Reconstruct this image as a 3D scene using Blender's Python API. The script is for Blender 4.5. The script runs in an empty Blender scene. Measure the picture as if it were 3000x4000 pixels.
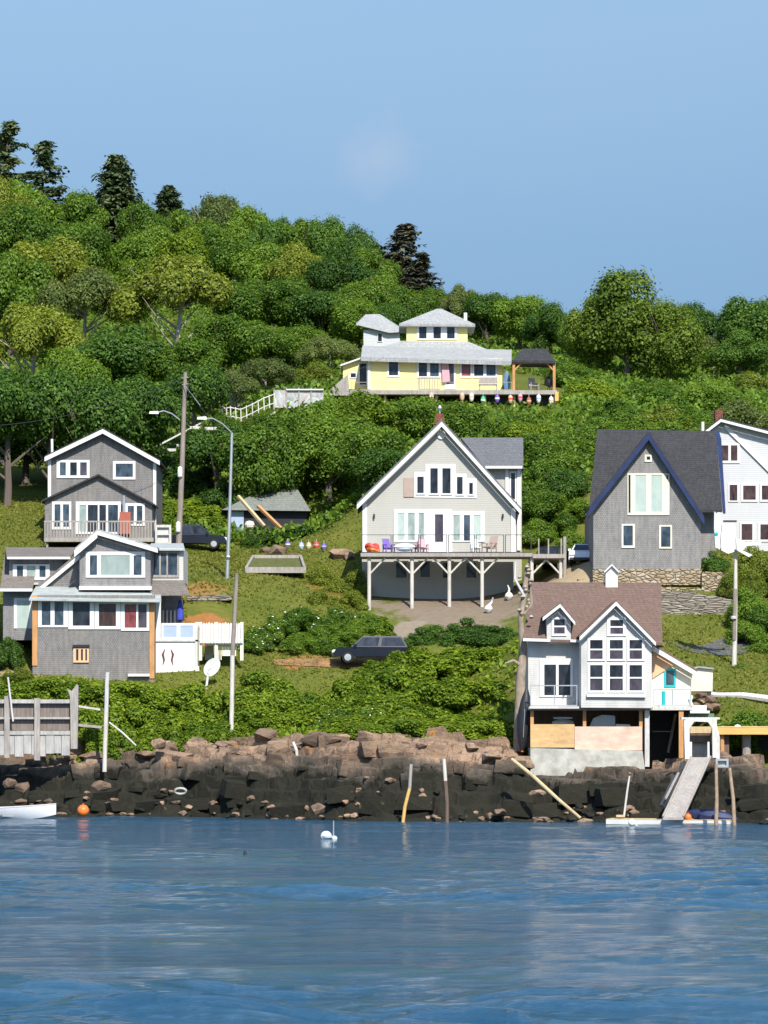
import bpy, bmesh, math, random
import numpy as np
from mathutils import Vector, Matrix
random.seed(7)
SC = bpy.context.scene
COL = SC.collection
F, CX, HY, CAMZ = 14466.0, 1500.0, 2875.0, 5.0      # lens in pixels of the 3000x4000 photograph, eye 5 m above the water
R = math.radians

def W(px, py, Y):
    return Vector(((px-CX)*Y/F, Y, CAMZ+(HY-py)*Y/F))

ORG = {}
def link(o, parent=None):
    COL.objects.link(o)
    if parent is not None:
        o.parent = parent
    return o

def tag(o, label=None, cat=None, group=None, kind=None):
    if label: o['label'] = label
    if cat: o['category'] = cat
    if group: o['group'] = group
    if kind or cat: o['kind'] = kind or 'thing'
    return o

def thing(name, label, cat, loc, group=None, local=False, rotz=0.0):
    """An Empty at the thing's base; its parts are built in world space (or in its own space when local)."""
    o = bpy.data.objects.new(name, None)
    o.empty_display_size = 0.3
    link(o)
    o.location = loc
    o.rotation_euler = (0, 0, rotz)
    ORG[o.name] = Vector((0, 0, 0)) if local else Vector(loc)
    return tag(o, label, cat, group)

class MB:
    """Collects faces, then links them as one mesh object."""
    def __init__(s):
        s.v, s.f = [], []
    def add(s, vs, fs):
        n = len(s.v)
        s.v += [tuple(p) for p in vs]
        s.f += [tuple(i+n for i in f) for f in fs]
        return s
    def box(s, x0, x1, y0, y1, z0, z1):
        v = [(x0,y0,z0),(x1,y0,z0),(x1,y1,z0),(x0,y1,z0),(x0,y0,z1),(x1,y0,z1),(x1,y1,z1),(x0,y1,z1)]
        return s.add(v, [(0,3,2,1),(4,5,6,7),(0,1,5,4),(1,2,6,5),(2,3,7,6),(3,0,4,7)])
    def hexa(s, v):
        return s.add(v, [(0,3,2,1),(4,5,6,7),(0,1,5,4),(1,2,6,5),(2,3,7,6),(3,0,4,7)])
    def pbox(s, x0, y0, x1, y1, Yf, Yb):
        a, b = W(x0, y1, Yf), W(x1, y0, Yf)
        return s.box(a.x, b.x, Yf, Yb, a.z, b.z)
    def prism(s, pts, Yf, Yb):
        """Outline in picture pixels, unprojected at depth Yf, carried straight back to Yb."""
        w = [W(p[0], p[1], Yf) for p in pts]
        n = len(w)
        v = [(p.x, Yf, p.z) for p in w]+[(p.x, Yb, p.z) for p in w]
        f = [tuple(range(n)), tuple(range(2*n-1, n-1, -1))]
        f += [(i, (i+1) % n, n+(i+1) % n, n+i) for i in range(n)]
        return s.add(v, f)
    def lprism(s, pts, y0, y1):
        n = len(pts)
        v = [(p[0], y0, p[1]) for p in pts]+[(p[0], y1, p[1]) for p in pts]
        f = [tuple(range(n)), tuple(range(2*n-1, n-1, -1))]
        f += [(i, (i+1) % n, n+(i+1) % n, n+i) for i in range(n)]
        return s.add(v, f)
    def slab(s, A, B, t, Yf, Yb):
        return s.prism([A, B, (B[0], B[1]+t), (A[0], A[1]+t)], Yf, Yb)
    def slope(s, el, er, rr, rl, t):
        """Roof plane: eave left/right, ridge right/left given as (px, py, Y); t is its thickness in metres."""
        p = [W(*q) for q in (el, er, rr, rl)]
        d = Vector((0, 0, t))
        return s.hexa([q-d for q in p]+p)
    def tube(s, pts, rad, n=8, cap=True):
        pts = [Vector(p) for p in pts]
        if not isinstance(rad, (list, tuple)): rad = [rad]*len(pts)
        v, f = [], []
        for i, p in enumerate(pts):
            a = pts[max(0, i-1)]; b = pts[min(len(pts)-1, i+1)]
            d = (b-a).normalized()
            u = d.cross(Vector((0, 1, 0)) if abs(d.y) < .9 else Vector((1, 0, 0))).normalized()
            w = d.cross(u)
            for k in range(n):
                t = 2*math.pi*k/n
                v.append(p+(u*math.cos(t)+w*math.sin(t))*rad[i])
        for i in range(len(pts)-1):
            for k in range(n):
                f.append((i*n+k, i*n+(k+1) % n, (i+1)*n+(k+1) % n, (i+1)*n+k))
        if cap:
            f.append(tuple(range(n))); f.append(tuple(range((len(pts)-1)*n, len(pts)*n)))
        return s.add(v, f)
    def lathe(s, c, prof, n=14, axis='z'):
        c = Vector(c); v, f = [], []
        for r, h in prof:
            for k in range(n):
                t = 2*math.pi*k/n
                if axis == 'z': q = Vector((r*math.cos(t), r*math.sin(t), h))
                elif axis == 'y': q = Vector((r*math.cos(t), h, r*math.sin(t)))
                else: q = Vector((h, r*math.cos(t), r*math.sin(t)))
                v.append(c+q)
        for i in range(len(prof)-1):
            for k in range(n):
                f.append((i*n+k, i*n+(k+1) % n, (i+1)*n+(k+1) % n, (i+1)*n+k))
        f.append(tuple(range(n))); f.append(tuple(range((len(prof)-1)*n, len(prof)*n)))
        return s.add(v, f)
    def ball(s, c, r, n=14):
        pr = [(max(1e-3, r*math.sin(math.pi*i/10)), -r*math.cos(math.pi*i/10)) for i in range(11)]
        return s.lathe(c, pr, n)
    def mesh(s, name, org, smooth):
        m = bpy.data.meshes.new(name)
        m.from_pydata([Vector(p)-org for p in s.v], [], s.f)
        bm = bmesh.new(); bm.from_mesh(m)
        bmesh.ops.recalc_face_normals(bm, faces=bm.faces)
        if smooth:
            for fc in bm.faces: fc.smooth = True
            for e in bm.edges:
                if len(e.link_faces) == 2 and e.calc_face_angle(0) > R(42): e.smooth = False
        bm.to_mesh(m); bm.free()
        return m
    def part(s, name, mat, parent, smooth=False, label=None):
        org = ORG[parent.name]
        m = s.mesh(name, org, smooth)
        m.materials.append(mat)
        o = bpy.data.objects.new(name, m)
        link(o, parent)
        ORG[o.name] = org
        if label: o['label'] = label
        return o
    def thing(s, name, mat, label, cat, group=None, smooth=False, kind=None):
        a = np.array([tuple(p) for p in s.v])
        org = Vector(((a[:,0].min()+a[:,0].max())/2, (a[:,1].min()+a[:,1].max())/2, a[:,2].min()))
        m = s.mesh(name, org, smooth)
        m.materials.append(mat)
        o = bpy.data.objects.new(name, m)
        link(o); o.location = org
        ORG[o.name] = org
        return tag(o, label, cat, group, kind)

# ------------------------------------------------------------------ materials
def base(name, rough=.8, spec=.3):
    m = bpy.data.materials.new(name); m.use_nodes = True
    nt = m.node_tree
    b = nt.nodes['Principled BSDF']
    b.inputs['Roughness'].default_value = rough
    b.inputs['Specular IOR Level'].default_value = spec
    return m, nt, b
def N(nt, t, **kw):
    n = nt.nodes.new(t)
    for k, v in kw.items(): setattr(n, k, v)
    return n
def coords(nt, scale=(1, 1, 1), space='Object', rot=(0, 0, 0)):
    tc = N(nt, 'ShaderNodeTexCoord'); mp = N(nt, 'ShaderNodeMapping')
    mp.inputs['Scale'].default_value = scale; mp.inputs['Rotation'].default_value = rot
    nt.links.new(tc.outputs[space], mp.inputs['Vector'])
    return mp.outputs['Vector']
def noise(nt, vec, scale, detail=6, rough=.6, dist=0):
    n = N(nt, 'ShaderNodeTexNoise')
    n.inputs['Scale'].default_value = scale; n.inputs['Detail'].default_value = detail
    n.inputs['Roughness'].default_value = rough; n.inputs['Distortion'].default_value = dist
    nt.links.new(vec, n.inputs['Vector'])
    return n.outputs['Fac']
def ramp(nt, fac, stops):
    r = N(nt, 'ShaderNodeValToRGB')
    e = r.color_ramp.elements
    while len(e) < len(stops): e.new(.5)
    for el, (p, c) in zip(e, stops):
        el.position = p; el.color = (*c, 1)
    nt.links.new(fac, r.inputs['Fac'])
    return r.outputs['Color']
def mix(nt, fac, a, b, mode='MIX'):
    n = N(nt, 'ShaderNodeMix', data_type='RGBA', blend_type=mode)
    for sock, val in ((n.inputs[0], fac), (n.inputs[6], a), (n.inputs[7], b)):
        if isinstance(val, bpy.types.NodeSocket): nt.links.new(val, sock)
        elif isinstance(val, (int, float)): sock.default_value = val
        else: sock.default_value = (*val, 1)
    return n.outputs[2]
def mth(nt, op, a, b=0.0, clamp=False):
    n = N(nt, 'ShaderNodeMath', operation=op, use_clamp=clamp)
    for sock, val in ((n.inputs[0], a), (n.inputs[1], b)):
        if isinstance(val, bpy.types.NodeSocket): nt.links.new(val, sock)
        else: sock.default_value = val
    return n.outputs[0]
def bump(nt, b, h, strength=.5, dist=.05):
    n = N(nt, 'ShaderNodeBump')
    n.inputs['Strength'].default_value = strength; n.inputs['Distance'].default_value = dist
    nt.links.new(h, n.inputs['Height']); nt.links.new(n.outputs['Normal'], b.inputs['Normal'])

def plain(name, c, rough=.7, var=.15, scale=1.2, spec=.3, metal=0.0, stretch=(1, 1, 1), bmp=0.0):
    m, nt, b = base(name, rough, spec)
    f = noise(nt, coords(nt, stretch), scale)
    lo = tuple(x*(1-var) for x in c); hi = tuple(min(1, x*(1+var)) for x in c)
    nt.links.new(ramp(nt, f, [(.3, lo), (.7, hi)]), b.inputs['Base Color'])
    b.inputs['Metallic'].default_value = metal
    if bmp: bump(nt, b, f, bmp)
    return m
def shingle(name, c1, c2, mort, row=.14, wid=.2, stain=None, amt=.5):
    """Courses of shingles: a brick pattern on width and height, with weathering."""
    m, nt, b = base(name, .85, .15)
    tc = N(nt, 'ShaderNodeTexCoord'); sp = N(nt, 'ShaderNodeSeparateXYZ'); cb = N(nt, 'ShaderNodeCombineXYZ')
    nt.links.new(tc.outputs['Object'], sp.inputs[0])
    nt.links.new(mth(nt, 'ADD', sp.outputs['X'], mth(nt, 'MULTIPLY', sp.outputs['Y'], .83)), cb.inputs['X'])
    nt.links.new(sp.outputs['Z'], cb.inputs['Y'])
    br = N(nt, 'ShaderNodeTexBrick')
    nt.links.new(cb.outputs[0], br.inputs['Vector'])
    br.inputs['Scale'].default_value = 1; br.inputs['Brick Width'].default_value = wid; br.inputs['Row Height'].default_value = row
    br.inputs['Mortar Size'].default_value = row*.09; br.inputs['Bias'].default_value = 0
    br.inputs['Color1'].default_value = (*c1, 1); br.inputs['Color2'].default_value = (*c2, 1); br.inputs['Mortar'].default_value = (*mort, 1)
    f1 = noise(nt, coords(nt, (1, 1, .55)), .9, 8, .65, .6)
    f2 = noise(nt, coords(nt, (3, 3, .5)), 1.6, 5)
    col = mix(nt, mth(nt, 'MULTIPLY', mth(nt, 'SUBTRACT', f1, .42, True), 3*amt, True), br.outputs['Color'], stain or tuple(x*.6 for x in c1))
    col = mix(nt, .35, col, ramp(nt, f2, [(.3, tuple(x*.6 for x in c1)), (.72, tuple(min(1, x*1.35) for x in c2))]))
    nt.links.new(col, b.inputs['Base Color'])
    bump(nt, b, br.outputs['Fac'], .35, -.02)
    return m
def clap(name, c, row=.12, var=.06, dirt=.2):
    """Horizontal clapboards."""
    m, nt, b = base(name, .65, .3)
    tc = N(nt, 'ShaderNodeTexCoord'); sp = N(nt, 'ShaderNodeSeparateXYZ')
    nt.links.new(tc.outputs['Object'], sp.inputs[0])
    saw = mth(nt, 'FRACT', mth(nt, 'DIVIDE', sp.outputs['Z'], row))
    f = noise(nt, coords(nt, (1, 1, .35)), 1.1, 8, .65)
    col = ramp(nt, f, [(.28, tuple(x*(1-dirt) for x in c)), (.5, c), (.75, tuple(min(1, x*(1+var)) for x in c))])
    col = mix(nt, mth(nt, 'GREATER_THAN', saw, .9), col, tuple(x*.72 for x in c))
    nt.links.new(col, b.inputs['Base Color'])
    bump(nt, b, saw, .4, -.02)
    return m
def stone(name, cols, scale=2.2, stretch=(1, 1, 1.7), gap=(.03, .028, .022)):
    m, nt, b = base(name, .9, .15)
    v0 = coords(nt, stretch)
    vo = N(nt, 'ShaderNodeTexVoronoi'); vo.inputs['Scale'].default_value = scale
    ve = N(nt, 'ShaderNodeTexVoronoi', feature='DISTANCE_TO_EDGE'); ve.inputs['Scale'].default_value = scale
    nt.links.new(v0, vo.inputs['Vector']); nt.links.new(v0, ve.inputs['Vector'])
    sp = N(nt, 'ShaderNodeSeparateColor'); nt.links.new(vo.outputs['Color'], sp.inputs[0])
    col = ramp(nt, sp.outputs[0], [(i/(len(cols)-1), c) for i, c in enumerate(cols)])
    col = mix(nt, mth(nt, 'MULTIPLY', noise(nt, coords(nt), 5), .6), col, tuple(x*.45 for x in cols[0]))
    e = mth(nt, 'LESS_THAN', ve.outputs['Distance'], .05)
    nt.links.new(mix(nt, e, col, gap), b.inputs['Base Color'])
    bump(nt, b, mth(nt, 'MINIMUM', ve.outputs['Distance'], .25), .9, .3)
    return m
def wood(name, c, var=.35, stretch=(6, 6, .7), rough=.85):
    m, nt, b = base(name, rough, .2)
    f = noise(nt, coords(nt, stretch), 1.5, 7, .65, .4)
    g = noise(nt, coords(nt), .8, 4)
    col = ramp(nt, f, [(.25, tuple(x*(1-var) for x in c)), (.75, tuple(min(1, x*(1+var)) for x in c))])
    col = mix(nt, mth(nt, 'MULTIPLY', mth(nt, 'SUBTRACT', g, .5, True), 2.0, True), col, tuple(x*.5 for x in c))
    nt.links.new(col, b.inputs['Base Color'])
    bump(nt, b, f, .3, .03)
    return m
def glass(name, c, c2=None, rough=.06):
    m, nt, b = base(name, rough, .5)
    f = noise(nt, coords(nt, (1.6, 1.6, .8)), 1.3, 3, .5, .8)
    nt.links.new(ramp(nt, f, [(.32, c), (.68, c2 or tuple(min(1, x*2.4+.012) for x in c))]), b.inputs['Base Color'])
    return m
def leafmat(name, dark, light, trans=.42, rnd=.35):
    """Leaves: colour shifts between clumps, between single leaves and between plants."""
    m = bpy.data.materials.new(name); m.use_nodes = True
    nt = m.node_tree; nt.nodes.clear()
    out = N(nt, 'ShaderNodeOutputMaterial')
    ob = N(nt, 'ShaderNodeObjectInfo'); ge = N(nt, 'ShaderNodeNewGeometry')
    f = noise(nt, coords(nt, space='Object'), 4.0, 3)
    k = mth(nt, 'ADD', mth(nt, 'MULTIPLY', f, .9), mth(nt, 'MULTIPLY', mth(nt, 'SUBTRACT', ge.outputs['Random Per Island'], .5), .7))
    k = mth(nt, 'ADD', k, mth(nt, 'MULTIPLY', mth(nt, 'SUBTRACT', ob.outputs['Random'], .5), rnd), True)
    mid = tuple((a+c)/2 for a, c in zip(dark, light))
    col = ramp(nt, k, [(.12, dark), (.5, mid), (.88, light)])
    d = N(nt, 'ShaderNodeBsdfPrincipled'); t = N(nt, 'ShaderNodeBsdfTranslucent'); mx = N(nt, 'ShaderNodeMixShader')
    d.inputs['Roughness'].default_value = .55; d.inputs['Specular IOR Level'].default_value = .25
    mx.inputs[0].default_value = trans
    nt.links.new(col, d.inputs['Base Color'])
    nt.links.new(mix(nt, 1.0, col, (1.25, 1.15, .5), 'MULTIPLY'), t.inputs['Color'])
    nt.links.new(d.outputs[0], mx.inputs[1]); nt.links.new(t.outputs[0], mx.inputs[2]); nt.links.new(mx.outputs[0], out.inputs['Surface'])
    return m

M = {}
M['white'] = plain('white_paint', (.68, .68, .655), .5, .06, 1.5)
M['offwhite'] = plain('cream_paint', (.70, .66, .52), .6, .1)
M['grey_clap'] = clap('pale_grey_clapboard', (.42, .41, .365), .13, .04, .08)
M['white_clap'] = clap('white_clapboard', (.52, .525, .53), .14, .04, .08)
M['greywhite_clap'] = clap('weathered_pale_shingle', (.53, .52, .49), .13, .08, .25)
M['yellow_clap'] = clap('yellow_clapboard', (.84, .72, .30), .14, .05, .08)
M['shingle'] = shingle('weathered_cedar_shingle', (.185, .178, .172), (.245, .237, .228), (.085, .08, .078), .13, .16, (.29, .235, .18), .4)
M['shingle2'] = shingle('grey_cedar_shingle', (.205, .20, .195), (.275, .268, .26), (.095, .09, .088), .13, .16, (.33, .30, .27), .5)
M['roof_brown'] = shingle('brown_asphalt_roof', (.150, .100, .078), (.180, .122, .098), (.095, .065, .052), .15, .3, (.135, .095, .08), .2)
M['roof_dark'] = shingle('charcoal_asphalt_roof', (.038, .038, .042), (.056, .056, .060), (.024, .024, .026), .15, .3, (.050, .060, .050), .4)
M['roof_grey'] = shingle('grey_asphalt_roof', (0.120, 0.124, 0.132), (0.160, 0.164, 0.172), (0.080, 0.080, 0.088), .15, .3, (0.120, 0.128, 0.128), .2)
M['roof_light'] = shingle('pale_grey_roof', (0.300, 0.307, 0.300), (0.375, 0.383, 0.375), (0.225, 0.232, 0.225), .16, .35, (0.315, 0.330, 0.307), .2)
M['roof_brownish'] = shingle('grey_brown_roof', (0.160, 0.140, 0.124), (0.216, 0.192, 0.168), (0.096, 0.080, 0.072), .15, .3, (0.240, 0.208, 0.168), .4)
M['roof_porch'] = plain('pale_green_grey_roofing', (.36, .39, .37), .7, .2, 1.4)
M['roof_shed'] = shingle('green_grey_roof', (.17, .185, .165), (.23, .245, .22), (.12, .13, .11), .16, .35, (.15, .17, .13), .3)
M['dark_parts_and_shade'] = plain('dark_parts_and_shade', (.025, .025, .03), .6)  # near-black for dark parts; also painted in voids to stand for shade
M['blue_trim'] = plain('blue_painted_trim', (.018, .032, .095), .45, .25, 1.2)
M['orange_wood'] = wood('fresh_cedar_board', (.52, .27, .11), .2)
M['tan_wood'] = wood('tan_board', (.55, .42, .24), .25)
M['grey_wood'] = wood('weathered_grey_wood', (.34, .31, .28))
M['pale_wood'] = wood('bleached_wood', (.55, .53, .50), .25)
M['brown_wood'] = wood('brown_wet_wood', (.15, .105, .08))
M['pole_wood'] = wood('pole_wood', (.27, .225, .19), .3)
M['pole_light'] = wood('silvery_pole_wood', (.56, .52, .46), .25)
M['yellow_beam'] = wood('yellow_pine_beam', (.62, .40, .13), .2, (.7, 6, 6))
M['ply_ochre'] = wood('ochre_plywood', (.58, .38, .18), .25, (1, 1, 3))
M['ply_pink'] = wood('pinkish_plywood', (.66, .48, .37), .2, (1, 1, 3))
M['concrete'] = plain('old_concrete', (.42, .41, .36), .9, .3, 1.6, .2, bmp=.3)
M['pane'] = glass('dark_glass', (.008, .010, .016), (.035, .042, .055))
M['pane_blue'] = glass('bluish_glass', (.018, .03, .045), (.07, .10, .13))
M['pane_green'] = glass('glass_with_pale_blind', (.24, .31, .28), (.31, .37, .34), .12)
M['pane_mint'] = glass('glass_with_mint_curtain', (.36, .45, .40), (.44, .52, .47), .2)
M['pane_curtain'] = glass('glass_with_light_curtain', (.20, .26, .24), (.36, .42, .38), .15)
M['pane_red'] = glass('glass_with_red_curtain', (.12, .025, .03), (.26, .07, .07), .15)
M['pane_purple'] = glass('dark_purple_glass', (.03, .026, .036), (.09, .075, .10))  # dark base colour with a purple tone
M['pane_brown'] = glass('glass_with_brown_blind', (.02, .014, .016), (.10, .055, .05), .08)
M['teal'] = plain('teal_paint', (.02, .40, .42), .5, .1)
M['brick'] = stone('red_brick', [(.30, .09, .05), (.40, .13, .08), (.34, .11, .07)], 6, (1, 1, 2.2), (.2, .15, .12))
M['terracotta'] = plain('terracotta_paint', (.36, .11, .07), .7, .15)
M['metal'] = plain('galvanised_metal', (.50, .52, .53), .4, .1, 2, .5, .6)
M['metal_dark'] = plain('dark_metal', (.05, .05, .055), .5)
M['black_rubber'] = plain('black_rubber', (.016, .016, .018), .45, .3, 3, .5)
M['car_black'] = plain('black_car_paint', (.012, .014, .022), .2, .1, 1, .6)
M['car_navy'] = plain('navy_car_paint', (.008, .010, .018), .2, .1, 1, .6)
M['car_white'] = plain('white_car_paint', (.75, .76, .77), .25, .04, 1, .6)
M['tyre'] = plain('tyre_rubber', (.02, .02, .02), .9)
M['lamp'] = plain('lamp_lens', (.75, .75, .72), .15, .05, 1, .6)
M['stonewall'] = stone('fieldstone_wall', [(.34, .25, .15), (.50, .41, .29), (.42, .31, .18), (.56, .50, .41)], 2.9, (.8, 1, 1.6), (.10, .08, .055))
M['stonewall2'] = stone('grey_ledge_wall', [(.25, .22, .18), (.38, .34, .28), (.32, .27, .21), (.50, .46, .39)], 2.3, (.5, 1, 3.0), (.09, .08, .06))
M['orange'] = plain('orange_plastic', (.80, .20, .04), .35, .08)
M['buoy_white'] = plain('white_plastic', (.80, .80, .74), .35, .08)
M['red'] = plain('red_plastic', (.62, .07, .05), .45, .15)
M['blue'] = plain('blue_cloth', (.045, .06, .33), .8, .3, 3)
M['lightblue'] = plain('pale_blue_plastic', (.36, .44, .58), .5, .1)
M['purple'] = plain('purple_plastic', (.16, .10, .40), .5, .15)
M['pink'] = plain('pink_cloth', (.55, .33, .36), .8, .2)
M['green'] = plain('green_plastic', (.05, .42, .16), .5, .15)
M['peach'] = plain('peach_board', (.66, .42, .25), .7, .15)
M['navy'] = plain('navy_tarpaulin', (.02, .03, .09), .55, .35, 2)
M['hull'] = plain('white_hull_paint', (.70, .71, .72), .35, .08)
M['mural'] = stone('painted_fence_boards', [(0.527, 0.544, 0.527), (0.595, 0.612, 0.595), (0.425, 0.476, 0.459), (0.561, 0.425, 0.408), (0.510, 0.527, 0.493), (0.357, 0.442, 0.459)], 1.6, (1.105, 0.850, 0.595), (0.425, 0.442, 0.425))
M['shadebrown'] = plain('brown_blind', (.38, .29, .24), .7, .08)
M['bark'] = wood('bark', (.13, .105, .085), .4)
M['bark_pale'] = wood('pale_bark', (.34, .30, .25), .35)
M['snag'] = wood('weathered_snag_bark', (.30, .24, .18), .55, (3, 3, 1.2))
M['lf_bright'] = leafmat('bright_broad_leaves', (.068,.140,.010), (.32,.42,.032))
M['lf_mid'] = leafmat('mid_green_leaves', (.044,.110,.012), (.235,.365,.040))
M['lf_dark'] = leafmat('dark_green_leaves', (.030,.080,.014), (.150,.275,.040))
M['lf_olive'] = leafmat('olive_yellow_leaves', (.085,.135,.016), (.32,.375,.048))
M['lf_grey'] = leafmat('grey_green_leaves', (.072,.112,.030), (.25,.31,.085))
M['lf_spruce'] = leafmat('spruce_needles', (.034,.062,.024), (.13,.165,.065), .1)
M['lf_brownspruce'] = leafmat('brownish_needles', (.045,.048,.030), (.135,.135,.080), .1)
M['lf_cone'] = leafmat('conical_tree_leaves', (.055,.112,.013), (.26,.35,.042))
M['lf_grass'] = leafmat('grass_blades', (.10,.125,.014), (.27,.27,.045))
M['flower'] = plain('white_petals', (.80, .80, .72), .7, .05)
# ------------------------------------------------------------------ terrain
CP = []   # (X, Y, Z)
def cp(px, py, Y):
    p = W(px, py, Y); CP.append((p.x, p.y, p.z))
EDGE = [(-4000, 3180), (0, 3188), (700, 3194), (1500, 3208), (2300, 3214), (3000, 3226), (7000, 3226)]
def edgeY(X):
    """Depth of the waterline at a given X."""
    Y = 220.0
    for _ in range(3):
        px = X*F/Y+CX
        for (a, ya), (b, yb) in zip(EDGE, EDGE[1:]):
            if a <= px <= b or (b == 7000 and px > b) or (a == -4000 and px < a):
                t = min(1, max(0, (px-a)/(b-a))); py = ya+(yb-ya)*t
                break
        Y = CAMZ*F/(py-HY)
    return Y
TOPR = [(-4000, 2930), (0, 2935), (300, 2930), (500, 2915), (750, 2905), (1200, 2892), (1500, 2885), (1800, 2890), (1980, 2900), (2060, 2985), (2300, 3000), (2600, 2995), (2800, 2990), (3000, 2985), (7000, 2985)]
def lerp(tab, x):
    if x <= tab[0][0]: return tab[0][1]
    for (a, ya), (b, yb) in zip(tab, tab[1:]):
        if x <= b: return ya+(yb-ya)*(x-a)/(b-a)
    return tab[-1][1]
for px in (-2500, -1200, -400, 0, 350, 700, 1050, 1400, 1750, 2050, 2300, 2550, 2800, 3100, 3600, 4600, 6000):
    X = (px-CX)*222/F; e = edgeY(X)
    CP.append((X, e-6, -1.6)); CP.append((X, e, -.4))
    yt = e+7.5; CP.append(((px-CX)*yt/F, yt, CAMZ+(HY-lerp(TOPR, px))*yt/F-.35))
for q in [(-2500,2700,246),(-900,2680,246),(0,2620,246),(350,2655,245),(650,2665,245),(1000,2640,245),(1300,2610,248),(1600,2590,249),(1900,2580,248),
          (900,2440,253),(350,2450,256),(-600,2400,262),(0,2300,262),(750,2340,257),(900,2320,258),(1450,2385,258),(1750,2370,258),(2000,2350,259),(1200,2300,262),(1100,2200,273),
          (700,2180,275),(900,2150,282),(1300,2190,276),(1700,2290,270),(2000,2270,268),(350,2125,276),(100,2080,280),(-900,2080,280),(60,2000,290),(350,1990,296),(700,2040,290),(1000,2075,291),(1300,2060,288),
          (2150,2240,262),(2300,2225,257),(2550,2218,257),(2800,2225,257),(2550,2160,268),(2900,2150,270),(3500,2150,272),(5500,2150,275),
          (2560,2445,245.6),(2700,2448,245.6),(2850,2445,245.4),(2560,2328,251),(2700,2330,251),(2850,2352,250.5),(2450,2325,253.9),(2600,2325,253.9),(2800,2328,253.9),(2700,2540,239),(2300,2560,234),(2450,2560,233.5),(2900,2600,234),(3000,2620,233),(3600,2600,236),(5500,2600,236),(2100,2700,232),(2050,2600,238),(1990,2500,246),
          (2800,2730,226),(2950,2740,226),(3600,2740,227),
          (0,1930,300),(-900,1930,300),(-3000,1930,300),(500,1900,304),(1000,1850,300),(1500,1900,285),(1800,1950,284),(2200,1900,285),(2600,1850,288),(3000,1850,292),(4200,1850,292),
          (1100,1620,312),(1400,1600,312),(1700,1590,314),(2100,1600,314),(1700,1530,322),(1450,1470,332),(2100,1520,324),(2450,1540,335),(2900,1540,338),(4000,1540,340),
          (0,1580,340),(400,1520,344),(800,1480,345),(1200,1420,348),(-900,1580,340),(-3000,1580,340),
          (0,1060,415),(400,1060,414),(800,1130,408),(1200,1170,398),(1500,1220,390),(1800,1330,376),(2200,1400,368),(2700,1420,366),(3300,1420,366),(4500,1420,366),(-900,1060,415),(-3000,1100,415),
          (950,2520,252.6),(1200,2520,252.6),(1430,2520,252.6),(1000,2420,256),(1250,2430,256),(1700,2520,250.3),(1900,2530,250.3),(950,2845,239),(1250,2830,239.5),(1550,2830,239),(1850,2840,238),(1980,2850,237),(100,2780,238.5),(400,2780,238.5),(700,2800,238.5),
          (2100,3000,222),(2350,3005,222),(2620,3005,222),(2150,2995,227),(2400,2995,228),(2600,2990,227),(2900,2990,220),
          (0,1250,470),(1200,1350,460),(2200,1600,440),(3300,1600,440),(-1500,1250,470),(4500,1600,440)]:
    cp(*q)
CPA = np.array(CP)
SX = 60.0
def _phi(r2):
    return r2*np.log(r2+1e-9)*.5
_P = CPA[:, :2]/SX
_K = _phi(((_P[:, None, :]-_P[None, :, :])**2).sum(-1))+np.eye(len(_P))*2e-4
_A = np.concatenate([np.ones((len(_P), 1)), _P], 1)
_S = np.block([[_K, _A], [_A.T, np.zeros((3, 3))]])
_c = np.linalg.solve(_S, np.concatenate([CPA[:, 2], np.zeros(3)]))
def ground(X, Y):
    q = np.stack([np.asarray(X, float).ravel(), np.asarray(Y, float).ravel()], 1)/SX
    out = []
    for i in range(0, len(q), 20000):
        s = q[i:i+20000]
        k = _phi(((s[:, None, :]-_P[None, :, :])**2).sum(-1))
        out.append(k@_c[:len(_P)]+_c[len(_P)]+s@_c[len(_P)+1:])
    z = np.concatenate(out)
    return np.clip(z, -6, 75).reshape(np.shape(X))
def gz(X, Y): return float(ground(np.array([X]), np.array([Y]))[0])

def G(px, py, y0=232.0, y1=330.0):
    """The point of the ground seen at a picture position."""
    Y = np.arange(y0, y1, .1); X = (px-CX)*Y/F; Z = CAMZ+(HY-py)*Y/F
    k = np.nonzero(ground(X, Y) >= Z)[0]
    i = int(k[0]) if len(k) else len(Y)-1
    return Vector((X[i], Y[i], Z[i]))
def grid_mesh(name, xs, ys, zf, mat, smooth=True):
    X, Y = np.meshgrid(xs, ys); Z = zf(X, Y)
    nx, ny = len(xs), len(ys)
    v = np.stack([X.ravel(), Y.ravel(), Z.ravel()], 1)
    i = np.arange(ny-1)[:, None]*nx+np.arange(nx-1)[None, :]
    f = np.stack([i, i+1, i+nx+1, i+nx], -1).reshape(-1, 4)
    m = bpy.data.meshes.new(name)
    m.from_pydata(v.tolist(), [], f.tolist())
    m.materials.append(mat)
    if smooth: m.polygons.foreach_set('use_smooth', [True]*len(m.polygons))
    o = bpy.data.objects.new(name, m); link(o)
    return o

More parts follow.
